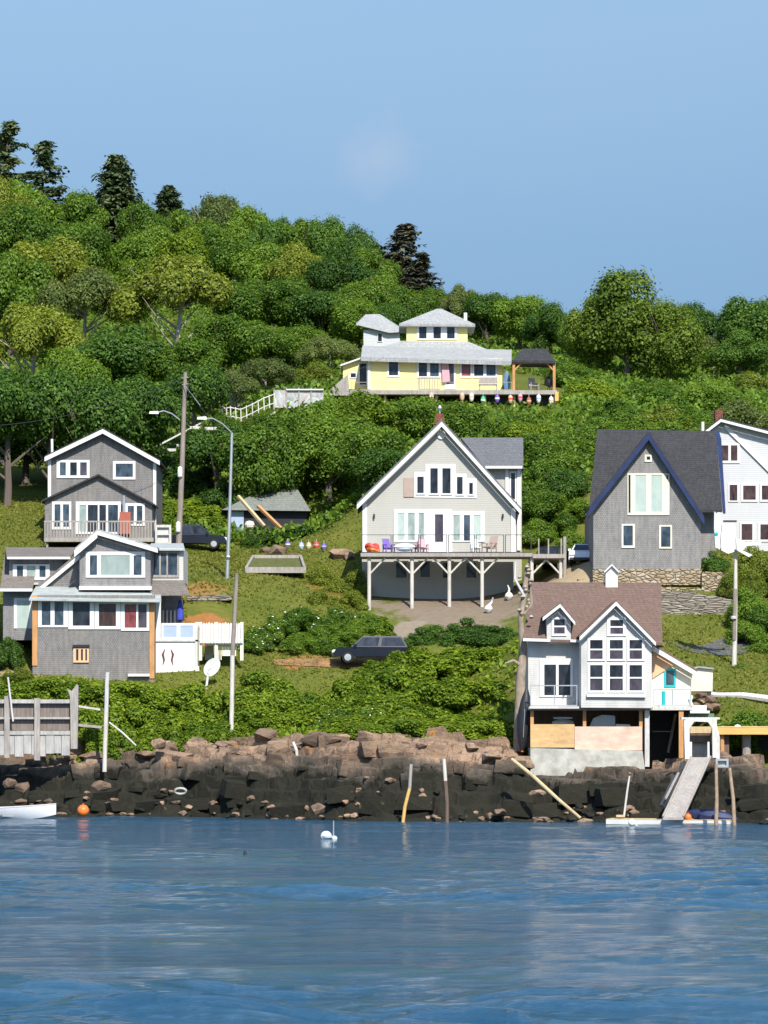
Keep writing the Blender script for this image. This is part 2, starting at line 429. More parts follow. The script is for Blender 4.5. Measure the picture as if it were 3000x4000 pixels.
# ground material: grass that turns yellow, bare rust-coloured soil in a few places
def mat_ground():
    m, nt, b = base('grass_ground', .95, .1)
    v = coords(nt)
    f1 = noise(nt, v, .22, 6, .6); f2 = noise(nt, v, 2.3, 8, .7); f3 = noise(nt, v, .55, 5)
    col = ramp(nt, f1, [(.3, (.055, .085, .012)), (.5, (.105, .125, .02)), (.72, (.19, .17, .04))])
    col = mix(nt, .5, col, ramp(nt, f2, [(.3, (.05, .07, .012)), (.7, (.17, .18, .035))]))
    ge = N(nt, 'ShaderNodeNewGeometry')
    for (px, py, Y, rad, c) in [(820, 2400, 252.5, 2.4, (.30, .135, .045)), (1180, 2560, 249, 2.0, (.30, .14, .05)), (1800, 2390, 258, 6.5, (.21, .165, .12)), (1560, 2420, 254, 2.2, (.25, .205, .15)), (2250, 2215, 258, 4, (.36, .28, .17)), (780, 2285, 259, 2.0, (.27, .15, .05)), (1320, 2290, 263, 2.6, (.24, .15, .045)), (60, 2620, 245, 2, (.28, .22, .12))]:
        p = W(px, py, Y); p.z = gz(p.x, p.y)
        d = N(nt, 'ShaderNodeVectorMath', operation='DISTANCE')
        nt.links.new(ge.outputs['Position'], d.inputs[0]); d.inputs[1].default_value = p
        k = mth(nt, 'SUBTRACT', 1.0, mth(nt, 'DIVIDE', mth(nt, 'ADD', d.outputs['Value'], mth(nt, 'MULTIPLY', mth(nt, 'SUBTRACT', f3, .5), rad*2.2)), rad))
        k = mth(nt, 'MULTIPLY', k, 3.5, True)
        cc = mix(nt, f2, tuple(x*.7 for x in c), tuple(x*1.3 for x in c))
        col = mix(nt, k, col, cc)
    nt.links.new(col, b.inputs['Base Color'])
    bump(nt, b, f2, .6, .15)
    return m
xs = np.concatenate([np.arange(-260, -40, 8), np.arange(-40, 40, .6), np.arange(40, 261, 8)])
ys = np.concatenate([np.arange(195, 300, .6), np.arange(300, 480, 3)])
def gz_sheet(X, Y):
    Z = ground(X, Y)
    # cut the waterline edge down below the ledge
    E = np.vectorize(edgeY)(X[0])[None, :]
    Z = Z-2.2*np.clip((9.0-(Y-E))/1.5, 0, 1)
    return np.where(Y < 205, np.minimum(Z, -1.5), Z)
tag(grid_mesh('hillside_terrain', xs, ys, gz_sheet, mat_ground()), kind='structure')

# ------------------------------------------------------------------ rocky shore
def mat_rock(name='shore_rock', tide=True):
    m, nt, b = base(name, .85, .2)
    ge = N(nt, 'ShaderNodeNewGeometry'); sp = N(nt, 'ShaderNodeSeparateXYZ'); nt.links.new(ge.outputs['Position'], sp.inputs[0])
    mp = N(nt, 'ShaderNodeMapping'); dn = N(nt, 'ShaderNodeTexNoise'); dn.inputs['Scale'].default_value = .8; dn.inputs['Detail'].default_value = 5; nt.links.new(ge.outputs['Position'], dn.inputs['Vector'])
    dv = N(nt, 'ShaderNodeVectorMath', operation='MULTIPLY_ADD'); nt.links.new(dn.outputs['Color'], dv.inputs[0]); dv.inputs[1].default_value = (1.7, 1.7, .8); nt.links.new(ge.outputs['Position'], dv.inputs[2])
    nt.links.new(dv.outputs[0], mp.inputs['Vector'])
    mp.inputs['Scale'].default_value = (.6, .6, 1.8)
    f1 = noise(nt, mp.outputs[0], .9, 8, .65, .5)
    f2 = noise(nt, ge.outputs['Position'], 3.2, 8, .7)
    f3 = noise(nt, ge.outputs['Position'], .45, 5)
    col = ramp(nt, f1, [(.25, (.055, .042, .034)), (.42, (.165, .108, .075)), (.58, (.31, .205, .135)), (.78, (.22, .165, .125))])
    col = mix(nt, mth(nt, 'MULTIPLY', mth(nt, 'SUBTRACT', f3, .52, True), 5, True), col, (.40, .25, .155))
    vo = N(nt, 'ShaderNodeTexVoronoi'); vo.inputs['Scale'].default_value = .75; nt.links.new(mp.outputs[0], vo.inputs['Vector'])
    vs = N(nt, 'ShaderNodeSeparateColor'); nt.links.new(vo.outputs['Color'], vs.inputs[0])
    col = mix(nt, .55, col, mix(nt, vs.outputs[0], (.05, .038, .03), (.43, .30, .20)))
    ve = N(nt, 'ShaderNodeTexVoronoi', feature='DISTANCE_TO_EDGE'); ve.inputs['Scale'].default_value = 1.1; nt.links.new(mp.outputs[0], ve.inputs['Vector'])
    crack = mth(nt, 'MULTIPLY', mth(nt, 'LESS_THAN', mth(nt, 'ADD', ve.outputs['Distance'], mth(nt, 'MULTIPLY', f2, .06)), .05), .45)
    col = mix(nt, crack, col, (.02, .017, .014))
    col = mix(nt, mth(nt, 'MULTIPLY', mth(nt, 'SUBTRACT', f2, .56, True), 7, True), col, (.05, .04, .034))
    lich = mth(nt, 'MULTIPLY', mth(nt, 'SUBTRACT', noise(nt, ge.outputs['Position'], .75, 3), .64, True), 9, True)
    col = mix(nt, lich, col, (.42, .19, .05))
    if tide:   # the weed that grows up to the high-water mark
        z = mth(nt, 'ADD', sp.outputs['Z'], mth(nt, 'MULTIPLY', mth(nt, 'SUBTRACT', noise(nt, ge.outputs['Position'], .26, 6, .7), .5), 5.0))
        mid = mth(nt, 'MULTIPLY', mth(nt, 'SUBTRACT', 3.75, z), 1.3, True)
        col = mix(nt, mid, col, mix(nt, f2, (.055, .045, .036), (.12, .10, .075)))
        low = mth(nt, 'MULTIPLY', mth(nt, 'SUBTRACT', 2.85, z), 2.4, True)
        weed = mix(nt, mth(nt, 'ADD', mth(nt, 'MULTIPLY', f2, .6), mth(nt, 'MULTIPLY', f1, .4)), (.003, .005, .004), (.040, .036, .024))
        col = mix(nt, low, col, weed)
        yel = mth(nt, 'MULTIPLY', mth(nt, 'MULTIPLY', mth(nt, 'SUBTRACT', noise(nt, ge.outputs['Position'], 1.7, 4), .64, True), 12, True), mth(nt, 'MULTIPLY', mth(nt, 'SUBTRACT', 1.3, sp.outputs['Z']), 3, True))
        col = mix(nt, mth(nt, 'MULTIPLY', yel, .6), col, (.17, .14, .06))
    nt.links.new(col, b.inputs['Base Color'])
    bump(nt, b, f2, .7, .12)
    return m
M['rock'] = mat_rock()
rs = np.random.RandomState(3)
def cells(X, Y, sx, sy, seed):
    """Blocky jointed rock: each vertex takes a height and a tilt from the nearest jittered cell."""
    g = np.random.RandomState(seed)
    nx, ny = int(124/sx)+4, int(30/sy)+4
    gx = (np.arange(nx)[None, :]-2)*sx-62+g.uniform(-.45, .45, (ny, nx))*sx
    gy = (np.arange(ny)[:, None]-2)*sy-5+g.uniform(-.45, .45, (ny, nx))*sy
    h = g.uniform(-1, 1, (ny, nx)); tx = g.uniform(-.35, .35, (ny, nx)); ty = g.uniform(-.35, .35, (ny, nx))
    P = np.stack([gx.ravel(), gy.ravel()], 1)
    out = np.zeros(X.size); xr, yr = X.ravel(), Y.ravel()
    for i in range(0, X.size, 8000):
        d = ((xr[i:i+8000, None]-P[None, :, 0])/sx)**2+((yr[i:i+8000, None]-P[None, :, 1])/sy)**2
        j = d.argmin(1)
        out[i:i+8000] = h.ravel()[j]+tx.ravel()[j]*(xr[i:i+8000]-P[j, 0])/sx*2+ty.ravel()[j]*(yr[i:i+8000]-P[j, 1])/sy*2
    return out.reshape(X.shape)
def vnoise(X, Y, s, seed):
    g = np.random.RandomState(seed); n = 128; T = g.uniform(-1, 1, (n, n))
    x, y = X/s, Y/s
    i, j = np.floor(x).astype(int), np.floor(y).astype(int)
    u, v = x-i, y-j; u = u*u*(3-2*u); v = v*v*(3-2*v)
    a, b_, c, d = T[i % n, j % n], T[(i+1) % n, j % n], T[i % n, (j+1) % n], T[(i+1) % n, (j+1) % n]
    return (a*(1-u)+b_*u)*(1-v)+(c*(1-u)+d*u)*v
def rock_top(px): return lerp(TOPR, px)
def shore_h(X, V):
    """Height of the ledge at V metres behind the waterline."""
    e = np.vectorize(edgeY)(X[0])[None, :]
    px = X[0]*F/(e[0]+7)+CX
    top = np.array([CAMZ+(HY-rock_top(p))*(e[0][k]+7)/F for k, p in enumerate(px)])[None, :]
    v = V+vnoise(X, V*0+3, 2.6, 5)*.7+vnoise(X, V, .9, 6)*.25
    prof = np.interp(v, [-3, -.2, .3, 1.2, 2.2, 3.2, 4.6, 6.4, 8.5, 11], [-1.5, -.25, .06, .16, .44, .60, .78, .93, 1.0, 1.05])
    Z = np.where(prof > 0, prof*top, prof)
    Z = Z+cells(X, V, 2.6, 1.15, 11)*.55*np.clip(prof*3, .1, 1)+cells(X, V, .7, .45, 12)*.24*np.clip(prof*3, .2, 1)
    Z = Z+vnoise(X, V, .35, 9)*.05
    st = .75+.15*vnoise(X, V, 9, 51)
    q = np.floor(Z/st)*st+st*np.clip((Z/st-np.floor(Z/st))*3.2-2.2, 0, 1)
    Z = np.where(Z > .2, Z*.38+q*.62, Z)
    Z = np.where(V > 9, Z-(V-9)*.9, Z)
    return Z
rx = np.arange(-50, 50, .14); rv = np.arange(-2.5, 10.6, .065)
RX, RV = np.meshgrid(rx, rv)
RZ = shore_h(RX, RV)
RE = np.vectorize(edgeY)(rx)
v = np.stack([RX.ravel()+vnoise(RX, RV, .5, 21).ravel()*.06, (RV+RE[None, :]).ravel(), RZ.ravel()], 1)
nx, ny = len(rx), len(rv)
i = np.arange(ny-1)[:, None]*nx+np.arange(nx-1)[None, :]
f = np.stack([i, i+1, i+nx+1, i+nx], -1).reshape(-1, 4)
m_ = bpy.data.meshes.new('rocky_shore'); m_.from_pydata(v.tolist(), [], f.tolist()); m_.materials.append(M['rock'])
tag(link(bpy.data.objects.new('rocky_shore', m_)), kind='structure')
def shore_z(X, Y):
    k = int(np.clip(round((X+50)/.14), 0, nx-1)); j = int(np.clip(round((Y-RE[k]+2.5)/.065), 0, ny-1))
    return max(float(RZ[j, k]), gz(X, Y))

# ------------------------------------------------------------------ water
def mat_water():
    m, nt, b = base('harbour_water', .07, .5)
    b.inputs['IOR'].default_value = 1.33
    big = noise(nt, coords(nt, (.05, .22, 1)), 1.0, 6, .6)
    nt.links.new(ramp(nt, big, [(.3, (.010, .055, .105)), (.7, (.030, .092, .15))]), b.inputs['Base Color'])
    c = noise(nt, coords(nt, (.55, 1.3, 1)), 1.7, 6, .65, .4)
    bump(nt, b, c, 1.0, .22)
    return m
def waves(X, Y):
    near = np.clip((Y-20)/20, 0, 1)*np.clip((250-Y)/10, 0, 1)*np.clip((45-np.abs(X))/5, 0, 1)
    calm = np.clip(.55+.75*vnoise(X+Y*.3, Y, 17, 41)+.3*vnoise(X, Y, 6, 42), .12, 1.4)*np.interp(Y, [60, 150, 215, 240], [1, .9, .5, .25])
    z = .10*vnoise(X*.55+Y*.1, Y, 1.25, 31)+.062*vnoise(X*.6-Y*.15, Y*1.1, .62, 32)+.15*vnoise(X*.45, Y, 3.1, 33)+.24*vnoise(X*.32, Y, 5.5, 35)+.17*vnoise(X*.42+Y*.2, Y, 1.9, 36)+.02*vnoise(X, Y, .33, 34)
    return z*near*calm
wx = np.concatenate([[-3000,-300,-60], np.arange(-30, 30.01, .2), [60,300,3000]])
wy = np.concatenate([[-300,0,30], np.arange(56, 120, .16), np.arange(120, 235, .22), [245,400,6000]])
tag(grid_mesh('water', wx, wy, waves, mat_water()), kind='structure')

# ------------------------------------------------------------------ light, sky, camera
EL, AZ = R(44), R(14)      # the sun stands behind the viewer's right shoulder
sd = Vector((math.sin(AZ)*math.cos(EL), -math.cos(AZ)*math.cos(EL), math.sin(EL)))
sl = bpy.data.lights.new('sun', 'SUN'); sl.energy = 4.3; sl.angle = R(.53); sl.color = (1, .95, .87)
so = bpy.data.objects.new('sun', sl); link(so); so.rotation_euler = sd.to_track_quat('Z', 'Y').to_euler(); so.location = (60, -60, 120)
w = bpy.data.worlds.new('World'); SC.world = w; w.use_nodes = True
nt = w.node_tree; bg = nt.nodes['Background']
sky = N(nt, 'ShaderNodeTexSky', sky_type='NISHITA'); sky.sun_disc = False
sky.sun_elevation = EL; sky.sun_rotation = math.pi-AZ
sky.altitude = 0; sky.air_density = 1.0; sky.dust_density = .3; sky.ozone_density = 2.5
tc = N(nt, 'ShaderNodeTexCoord'); sp = N(nt, 'ShaderNodeSeparateXYZ'); nt.links.new(tc.outputs['Generated'], sp.inputs[0])
# the low sky of this day is clear blue rather than whitish
tint = ramp(nt, mth(nt, 'MULTIPLY', sp.outputs['Z'], 2.0), [(0, (.135, .195, .30)), (.174, (.20, .253, .347)), (.26, (.30, .343, .40)), (.38, (.505, .515, .51)), (.6, (.80, .85, .85)), (1, (1, 1, 1))])
skyc = mix(nt, 1.0, sky.outputs[0], tint, 'MULTIPLY')
# one faint wisp of cloud
dd = N(nt, 'ShaderNodeVectorMath', operation='DISTANCE'); nt.links.new(tc.outputs['Generated'], dd.inputs[0])
dd.inputs[1].default_value = Vector((-25, F, HY-610)).normalized()
wv = N(nt, 'ShaderNodeTexNoise'); wv.inputs['Scale'].default_value = 90; wv.inputs['Detail'].default_value = 5; nt.links.new(tc.outputs['Generated'], wv.inputs['Vector'])
wl = N(nt, 'ShaderNodeTexNoise'); wl.inputs['Scale'].default_value = 14; wl.inputs['Detail'].default_value = 4; nt.links.new(tc.outputs['Generated'], wl.inputs['Vector'])
ck = mth(nt, 'SUBTRACT', 1.0, mth(nt, 'DIVIDE', mth(nt, 'ADD', dd.outputs['Value'], mth(nt, 'MULTIPLY', mth(nt, 'SUBTRACT', wv.outputs['Fac'], .5), .018)), .0125), True)
ck = mth(nt, 'ADD', mth(nt, 'MULTIPLY', ck, .48), mth(nt, 'MULTIPLY', mth(nt, 'SUBTRACT', wl.outputs['Fac'], .5, True), .25))
skyc = mix(nt, ck, skyc, (2.15, 2.6, 3.4))
nt.links.new(skyc, bg.inputs['Color']); bg.inputs['Strength'].default_value = .15
cam = bpy.data.cameras.new('camera'); co = bpy.data.objects.new('camera', cam); link(co); SC.camera = co
co.location = (0, 0, CAMZ); co.rotation_euler = (R(90), 0, 0)
cam.sensor_fit = 'HORIZONTAL'; cam.sensor_width = 36; cam.lens = 36*F/3000
cam.shift_y = (HY-2000)/3000
cam.clip_start = 1; cam.clip_end = 12000
SC.view_settings.view_transform = 'Standard'; SC.view_settings.look = 'None'
SC.view_settings.exposure = .6; SC.view_settings.gamma = 1
M['emblem'] = plain('dark_red_paint', (.14, .03, .03), .6)
# ------------------------------------------------------------------ building helpers
def frame_mesh(mb, x0, y0, x1, y1, holes, Yf, Yb):
    """A flat board x0..x1, y0..y1 with rectangular holes, as one clean shell."""
    xs = sorted({x0, x1, *[h[0] for h in holes], *[h[2] for h in holes]})
    ys = sorted({y0, y1, *[h[1] for h in holes], *[h[3] for h in holes]})
    def solid(i, j):
        if i < 0 or j < 0 or i >= len(xs)-1 or j >= len(ys)-1: return False
        cx, cy = (xs[i]+xs[i+1])/2, (ys[j]+ys[j+1])/2
        return not any(h[0] < cx < h[2] and h[1] < cy < h[3] for h in holes)
    P = {}
    def vid(i, j, b):
        k = (i, j, b)
        if k not in P:
            q = W(xs[i], ys[j], Yf)
            mb.v.append((q.x, Yb if b else Yf, q.z)); P[k] = len(mb.v)-1
        return P[k]
    for i in range(len(xs)-1):
        for j in range(len(ys)-1):
            if not solid(i, j): continue
            for b in (0, 1): mb.f.append((vid(i,j,b), vid(i+1,j,b), vid(i+1,j+1,b), vid(i,j+1,b)))
            for di, dj, a, c in ((-1,0,(i,j),(i,j+1)), (1,0,(i+1,j),(i+1,j+1)), (0,-1,(i,j),(i+1,j)), (0,1,(i,j+1),(i+1,j+1))):
                if not solid(i+di, j+dj):
                    mb.f.append((vid(*a,0), vid(*c,0), vid(*c,1), vid(*a,1)))
    return mb
def window(parent, rect, panes, Yw, frame='white', pane='pane', name='window', proud=.07, label=None):
    """Frame standing proud of the wall face at Yw with glass set back in it. panes: rects, or (rect, material)."""
    if isinstance(panes, int):     # number of equal lights
        x0, y0, x1, y1 = rect; fw = min(x1-x0, y1-y0)*.12; n = panes
        wd = (x1-x0-fw*(n+1))/n
        panes = [(x0+fw+k*(wd+fw), y0+fw, x0+fw+k*(wd+fw)+wd, y1-fw) for k in range(n)]
    ps = [(p if isinstance(p[0], (tuple, list)) else (p, pane)) for p in panes]
    fr = frame_mesh(MB(), *rect, [p[0] for p in ps], Yw-proud, Yw-.004).part(name, M[frame], parent, label=label)
    for r, mt in ps:
        MB().pbox(*r, Yw-proud*.45, Yw-.006).part('pane', M[mt], fr)
    return fr
def house(name, label, px, py, Y, cat='house', group=None):
    return thing(name, label, cat, W(px, py, Y), group)

# ------------------------------------------------------------------ grey shingled two-storey house at the tree line (left)
h = house('shingled_house', 'grey shingled two-storey house with white rake boards at the foot of the dark wood', 390, 2105, 275)
MB().prism([(190,2125),(190,1778),(400,1679),(607,1795),(607,2125)], 279, 288).part('wall', M['shingle'], h)
r = MB().slab((402,1670),(176,1779),9,278.55,288.4).slab((402,1670),(622,1795),9,278.55,288.4).part('roof', M['roof_dark'], h)
MB().slab((401,1676),(174,1785),17,278.4,278.54).slab((401,1676),(624,1800),17,278.4,278.54).part('rake_board', M['white'], h)
MB().pbox(187,1790,199,2120,278.9,279.1).part('corner_board', M['white'], h); MB().pbox(598,1806,610,2120,278.9,279.1).part('corner_board', M['white'], h)
window(h, (221,1797,350,1867), [((234,1806,257,1857),'pane_blue'), (274,1806,300,1857), ((313,1806,339,1857),'pane_purple')], 279)
window(h, (441,1801,529,1873), [((452,1811,519,1863),'pane_blue')], 279)
fr = MB().prism([(175,2125),(175,1958),(384,1858),(594,1968),(594,2125)], 275, 278.95).part('front_room', M['shingle'], h)
MB().slab((384,1851),(161,1954),7,274.6,278.97).slab((384,1851),(604,1968),7,274.6,278.97).part('front_roof', M['roof_dark'], h)
window(h, (203,1959,278,2068), [((213,1970,236,2058),'pane_blue'), ((246,1970,270,2058),'pane_blue')], 275)
window(h, (296,1959,472,2086), [((310,1972,337,2078),'pane_curtain'), ((343,1972,382,2078),'pane'), ((388,1972,414,2078),'pane'), ((422,1972,461,2078),'pane_blue')], 275)
window(h, (490,1966,565,2054), [((499,1976,523,2046),'pane_blue'), ((534,1976,556,2046),'pane_blue')], 275)
c = MB().pbox(467,2000,510,2085,273.9,274.7).part('chimney', M['terracotta'], h)
MB().tube([W(484,2000,274.3), W(484,1935,274.3)], .11).part('flue', M['metal'], c)
MB().tube([W(204,1790,280), W(203,1715,280)], .10).part('vent_pipe', M['white'], h)
dk = MB().pbox(172,2100,605,2116,272.2,274.99).part('deck', M['grey_wood'], h)
rl = MB().pbox(172,2034,604,2040,272.2,272.32).part('railing', M['grey_wood'], dk)
for k in range(37): MB().pbox(173+k*11.9,2041,177+k*11.9,2099,272.22,272.28).part('baluster', M['grey_wood'], dk)
for x in (180, 330, 470, 590): MB().pbox(x,2117,x+8,2150,272.4,272.6).part('deck_post', M['grey_wood'], h)
bx = MB().pbox(606,2056,664,2122,271.8,274.2).part('deck_box', M['pale_wood'], h)
frame_mesh(MB(), 606,2050,668,2126, [(614,2060,660,2086),(614,2090,660,2118)], 271.6, 271.75).part('box_frame', M['pale_wood'], bx)

# ------------------------------------------------------------------ shingled house above the shore (left front)
h = house('shingled_house', 'brown shingled house with orange corner boards and four white windows behind the shore hedge', 365, 2650, 245)
MB().pbox(127,2325,603,2690,245,250).part('wall', M['shingle'], h)
MB().pbox(126,2326,146,2600,244.93,245.1).part('corner_board', M['orange_wood'], h); MB().pbox(584,2345,603,2650,244.93,245.1).part('corner_board', M['orange_wood'], h)
MB().slope((113,2340,244.3),(630,2347,244.3),(627,2297,249),(140,2290,249),.10).part('porch_roof', M['roof_porch'], h)
for rect, pn in [((148,2338,265,2450), [((163,2350,197,2442),'pane_blue'), ((213,2350,248,2442),'pane_blue')]),
                 ((267,2338,369,2458), [(284,2352,351,2444)]), ((371,2340,471,2458), [((386,2358,453,2446),'pane_brown')]),
                 ((473,2342,583,2464), [((487,2360,532,2452),'pane_red'), ((540,2360,573,2452),'pane_purple')])]:
    window(h, rect, pn, 245)
MB().pbox(284,2518,349,2528,244.8,244.99).part('vent_top_shade', M['dark_parts_and_shade'], h)  # dark strip painted for the shadow along the top of the vent
vt = frame_mesh(MB(), 286,2530,347,2588, [(297,2536,306,2580),(316,2536,324,2580),(333,2536,340,2580)], 244.9, 244.98).part('basement_vent', M['peach'], h)
MB().pbox(290,2533,344,2584,244.985,244.995).part('vent_mesh', M['dark_parts_and_shade'], vt)
MB().pbox(500,2632,584,2642,244.7,244.98).part('sill_board', M['white'], h)
# gable behind the porch roof, its rake boards and the boxy dormer in front of it
MB().prism([(150,2300),(386,2108),(618,2305)], 249.05, 256).part('gable_wall', M['shingle'], h)
MB().slab((386,2092),(130,2302),10,248.9,256.3).slab((386,2092),(640,2310),10,248.9,256.3).part('gable_roof', M['roof_brownish'], h)
MB().slab((386,2103),(140,2305),18,248.72,248.88).slab((386,2103),(634,2312),16,248.72,248.88).part('rake_board', M['white'], h)
d = MB().prism([(311,2305),(311,2146),(380,2084),(588,2144),(588,2305)], 247.2, 255).part('dormer', M['shingle2'], h)
MB().slab((380,2066),(293,2140),8,246.8,255.4).slab((380,2066),(614,2136),8,246.8,255.4).part('dormer_roof', M['roof_light'], d)
MB().slab((380,2074),(290,2150),26,246.6,246.79).slab((380,2074),(616,2144),15,246.6,246.79).part('dormer_rake', M['white'], d)
window(h, (335,2155,567,2256), [((351,2169,379,2246),'pane_blue'), ((394,2169,507,2246),'pane_green'), ((522,2169,553,2246),'pane_blue')], 247.2)
MB().pbox(309,2289,592,2304,246.9,247.19).part('sill_board', M['white'], h)
# left wing with its long dormer
MB().pbox(12,2308,126,2500,248,256).part('wing_wall', M['shingle2'], h)
MB().slope((0,2300,247.2),(128,2300,247.2),(150,2140,255),(22,2140,255),.12).part('wing_roof', M['roof_brownish'], h)
MB().pbox(0,2299,126,2310,247.05,247.18).part('gutter', M['white'], h)
d = MB().pbox(36,2182,262,2288,249.6,255).part('wing_dormer', M['shingle2'], h)
MB().slope((26,2176,249.0),(276,2176,249.0),(300,2138,255.5),(20,2138,255.5),.10).part('dormer_roof', M['roof_brownish'], d)
MB().pbox(28,2175,274,2184,248.85,248.99).part('dormer_fascia', M['white'], d)
window(h, (50,2204,194,2266), [((66,2210,90,2254),'pane_blue'), ((104,2210,139,2254),'pane_curtain'), ((154,2210,178,2254),'pane_blue')], 249.6)
MB().pbox(42,2276,150,2284,249.2,249.58).part('sill_board', M['pale_wood'], h)
window(h, (54,2335,126,2455), [((66,2346,114,2455),'pane_mint')], 248, name='patio_door')
# right: glazed upstairs porch, skirt roof and covered deck
g = MB().pbox(589,2142,716,2272,249.5,255.5).part('sun_porch', M['greywhite_clap'], h)
MB().slope((580,2146,249.1),(722,2146,249.1),(716,2122,255.8),(590,2122,255.8),.08).part('sun_porch_roof', M['roof_porch'], g)
window(h, (594,2152,700,2256), [((600,2160,622,2246),'pane_blue'), ((628,2160,650,2246),'pane_blue'), ((656,2160,692,2246),'pane_blue')], 249.5, frame='grey_wood', name='porch_glazing')
MB().slope((596,2322,246.5),(742,2322,246.5),(716,2266,249.4),(589,2266,249.4),.09).part('skirt_roof', M['roof_brownish'], h)
MB().pbox(628,2326,700,2506,249.4,254).part('deck_wall', M['shingle'], h)
for k in range(4): MB().pbox(634+k*15,2384,641+k*15,2440,249.25,249.38).part('wall_slat', M['pale_wood'], h)
MB().pbox(605,2349,628,2504,246.6,246.9).part('porch_post', M['white'], h)
b = MB().pbox(604,2506,762,2690,246.6,250.5).part('basement_wall', M['white'], h, label='plain white basement wall with dark red lobster-like decoration')
for sgn, xx in ((1, 648), (-1, 664)):
    mb = MB()
    pts = [W(xx-sgn*4,2536,246.57), W(xx-sgn*12,2556,246.57), W(xx-sgn*7,2578,246.57), W(xx-sgn*12,2598,246.57)]
    mb.tube(pts, [.02,.075,.06,.015], 6).part('wall_emblem', M['emblem'], b)
MB().pbox(763,2430,778,2660,246.5,246.75).part('porch_post', M['offwhite'], h)
rl = frame_mesh(MB(), 630,2434,762,2502, [(638,2444,690,2490),(704,2444,754,2490)], 246.6, 246.7).part('deck_railing', M['white'], h)
for r_ in ((638,2444,690,2490),(704,2444,754,2490)): MB().pbox(*r_, 246.63, 246.67).part('railing_panel', M['lightblue'], rl)
MB().pbox(603,2499,778,2506,246.5,251).part('deck_floor', M['pale_wood'], h)

# picket fence running right of the deck
h = thing('picket_fence', 'white picket fence running right from the white basement wall', 'fence', W(860,2515,246))
MB().pbox(779,2446,950,2454,246.05,246.12).part('rail', M['white'], h); MB().pbox(779,2496,950,2504,246.05,246.12).part('rail', M['white'], h)
for k in range(16):
    x = 781+k*10.6
    MB().prism([(x,2512),(x,2438-(k % 3 == 0)*3),(x+4.5,2432-(k % 3 == 0)*3),(x+9,2438-(k % 3 == 0)*3),(x+9,2512)], 245.98, 246.04).part('picket', M['white'], h)
for x in (776, 838, 938):
    MB().pbox(x,2430,x+13,2580,246.13,246.32).part('post', M['offwhite'], h)
h = thing('porch_stairs', 'cream wooden landing with slatted sides under the white picket fence', 'stairs', W(880,2575,247))
MB().pbox(800,2515,925,2522,246.4,248.5).part('landing', M['offwhite'], h)
MB().pbox(868,2524,922,2562,246.45,246.6).part('side_panel', M['offwhite'], h)
for k in range(4): MB().pbox(836+k*8.5,2524,840+k*8.5,2578,246.45,246.55).part('slat', M['offwhite'], h)
MB().pbox(800,2524,832,2578,247.6,247.8).part('back_panel', M['concrete'], h)

# ------------------------------------------------------------------ the tall gabled house with the deck (centre)
h = house('gabled_house', 'tall pale grey gabled house with a long wooden deck on braced posts', 1716, 2340, 262)
MB().prism([(1418,2158),(1418,1954),(1725,1655),(2013,1973),(2013,2158)], 262, 273).part('wall', M['grey_clap'], h)
MB().pbox(1414,2163,2006,2400,262.3,273).part('lower_wall', M['grey_clap'], h)
MB().slab((1725,1637),(1394,1962),9,261.5,273.4).slab((1725,1637),(2037,1984),9,261.5,273.4).part('roof', M['roof_grey'], h)
MB().slab((1725,1647),(1394,1971),19,261.3,261.49).slab((1725,1647),(2037,1993),19,261.3,261.49).part('rake_board', M['white'], h)
MB().pbox(1416,1965,1433,2158,261.9,262.15).part('corner_board', M['white'], h); MB().pbox(1996,1985,2014,2158,261.9,262.15).part('corner_board', M['white'], h)
MB().lathe(W(1724,1699,261.95), [(.30,-.06),(.30,.06)], 20, 'y').part('gable_vent', M['white'], h)
fr = MB()
hl = [(1630,1862,1655,1926),(1681,1829,1710,1927),(1728,1829,1760,1927),(1785,1863,1807,1930),(1833,1886,1847,1930)]
fr.prism([(1618,1943),(1618,1845),(1662,1845),(1662,1813),(1779,1813),(1779,1851),(1823,1851),(1823,1869),(1862,1869),(1862,1946)], 261.95, 261.995)
w_ = fr.part('window', M['white'], h, label='stepped white window of five tall panes')
for q in hl:
    frame_mesh(MB(), q[0]-6, q[1]-6, q[2]+6, q[3]+6, [q], 261.88, 261.945).part('sash', M['white'], w_)
    MB().pbox(*q, 261.915, 261.947).part('pane', M['pane'], w_)
MB().pbox(1577,1867,1617,1941,261.93,261.99).part('shutter', M['shadebrown'], h)
window(h, (1539,1990,1660,2118), [((1554,2003,1580,2110),'pane_mint'), ((1594,2003,1620,2110),'pane_curtain'), ((1635,2003,1656,2110),'pane_curtain')], 262)
dr = frame_mesh(MB(), 1661,1990,1766,2158, [(1699,2009,1731,2117)], 261.93, 261.995).part('door', M['white'], h)
MB().pbox(1699,2009,1731,2117,261.96,261.99).part('pane', M['pane_purple'], dr)
window(h, (1767,1997,1893,2116), [((1771,2012,1796,2112),'pane_curtain'), ((1812,2012,1836,2112),'pane_blue'), ((1850,2012,1877,2112),'pane_mint')], 262)
for x in (1461, 1964): MB().lathe(W(x,2026,261.85), [(.03,0),(.07,.05),(.07,.30),(.02,.36)], 8).part('wall_lamp', M['metal_dark'], h)
for r_ in ((1539,2189,1596,2265),(1634,2186,1687,2262),(1722,2190,1773,2265),(1814,2190,1868,2265)):
    window(h, r_, [(r_[0]+8,r_[1]+8,r_[2]-8,r_[3]-8)], 262.3, frame='grey_clap')
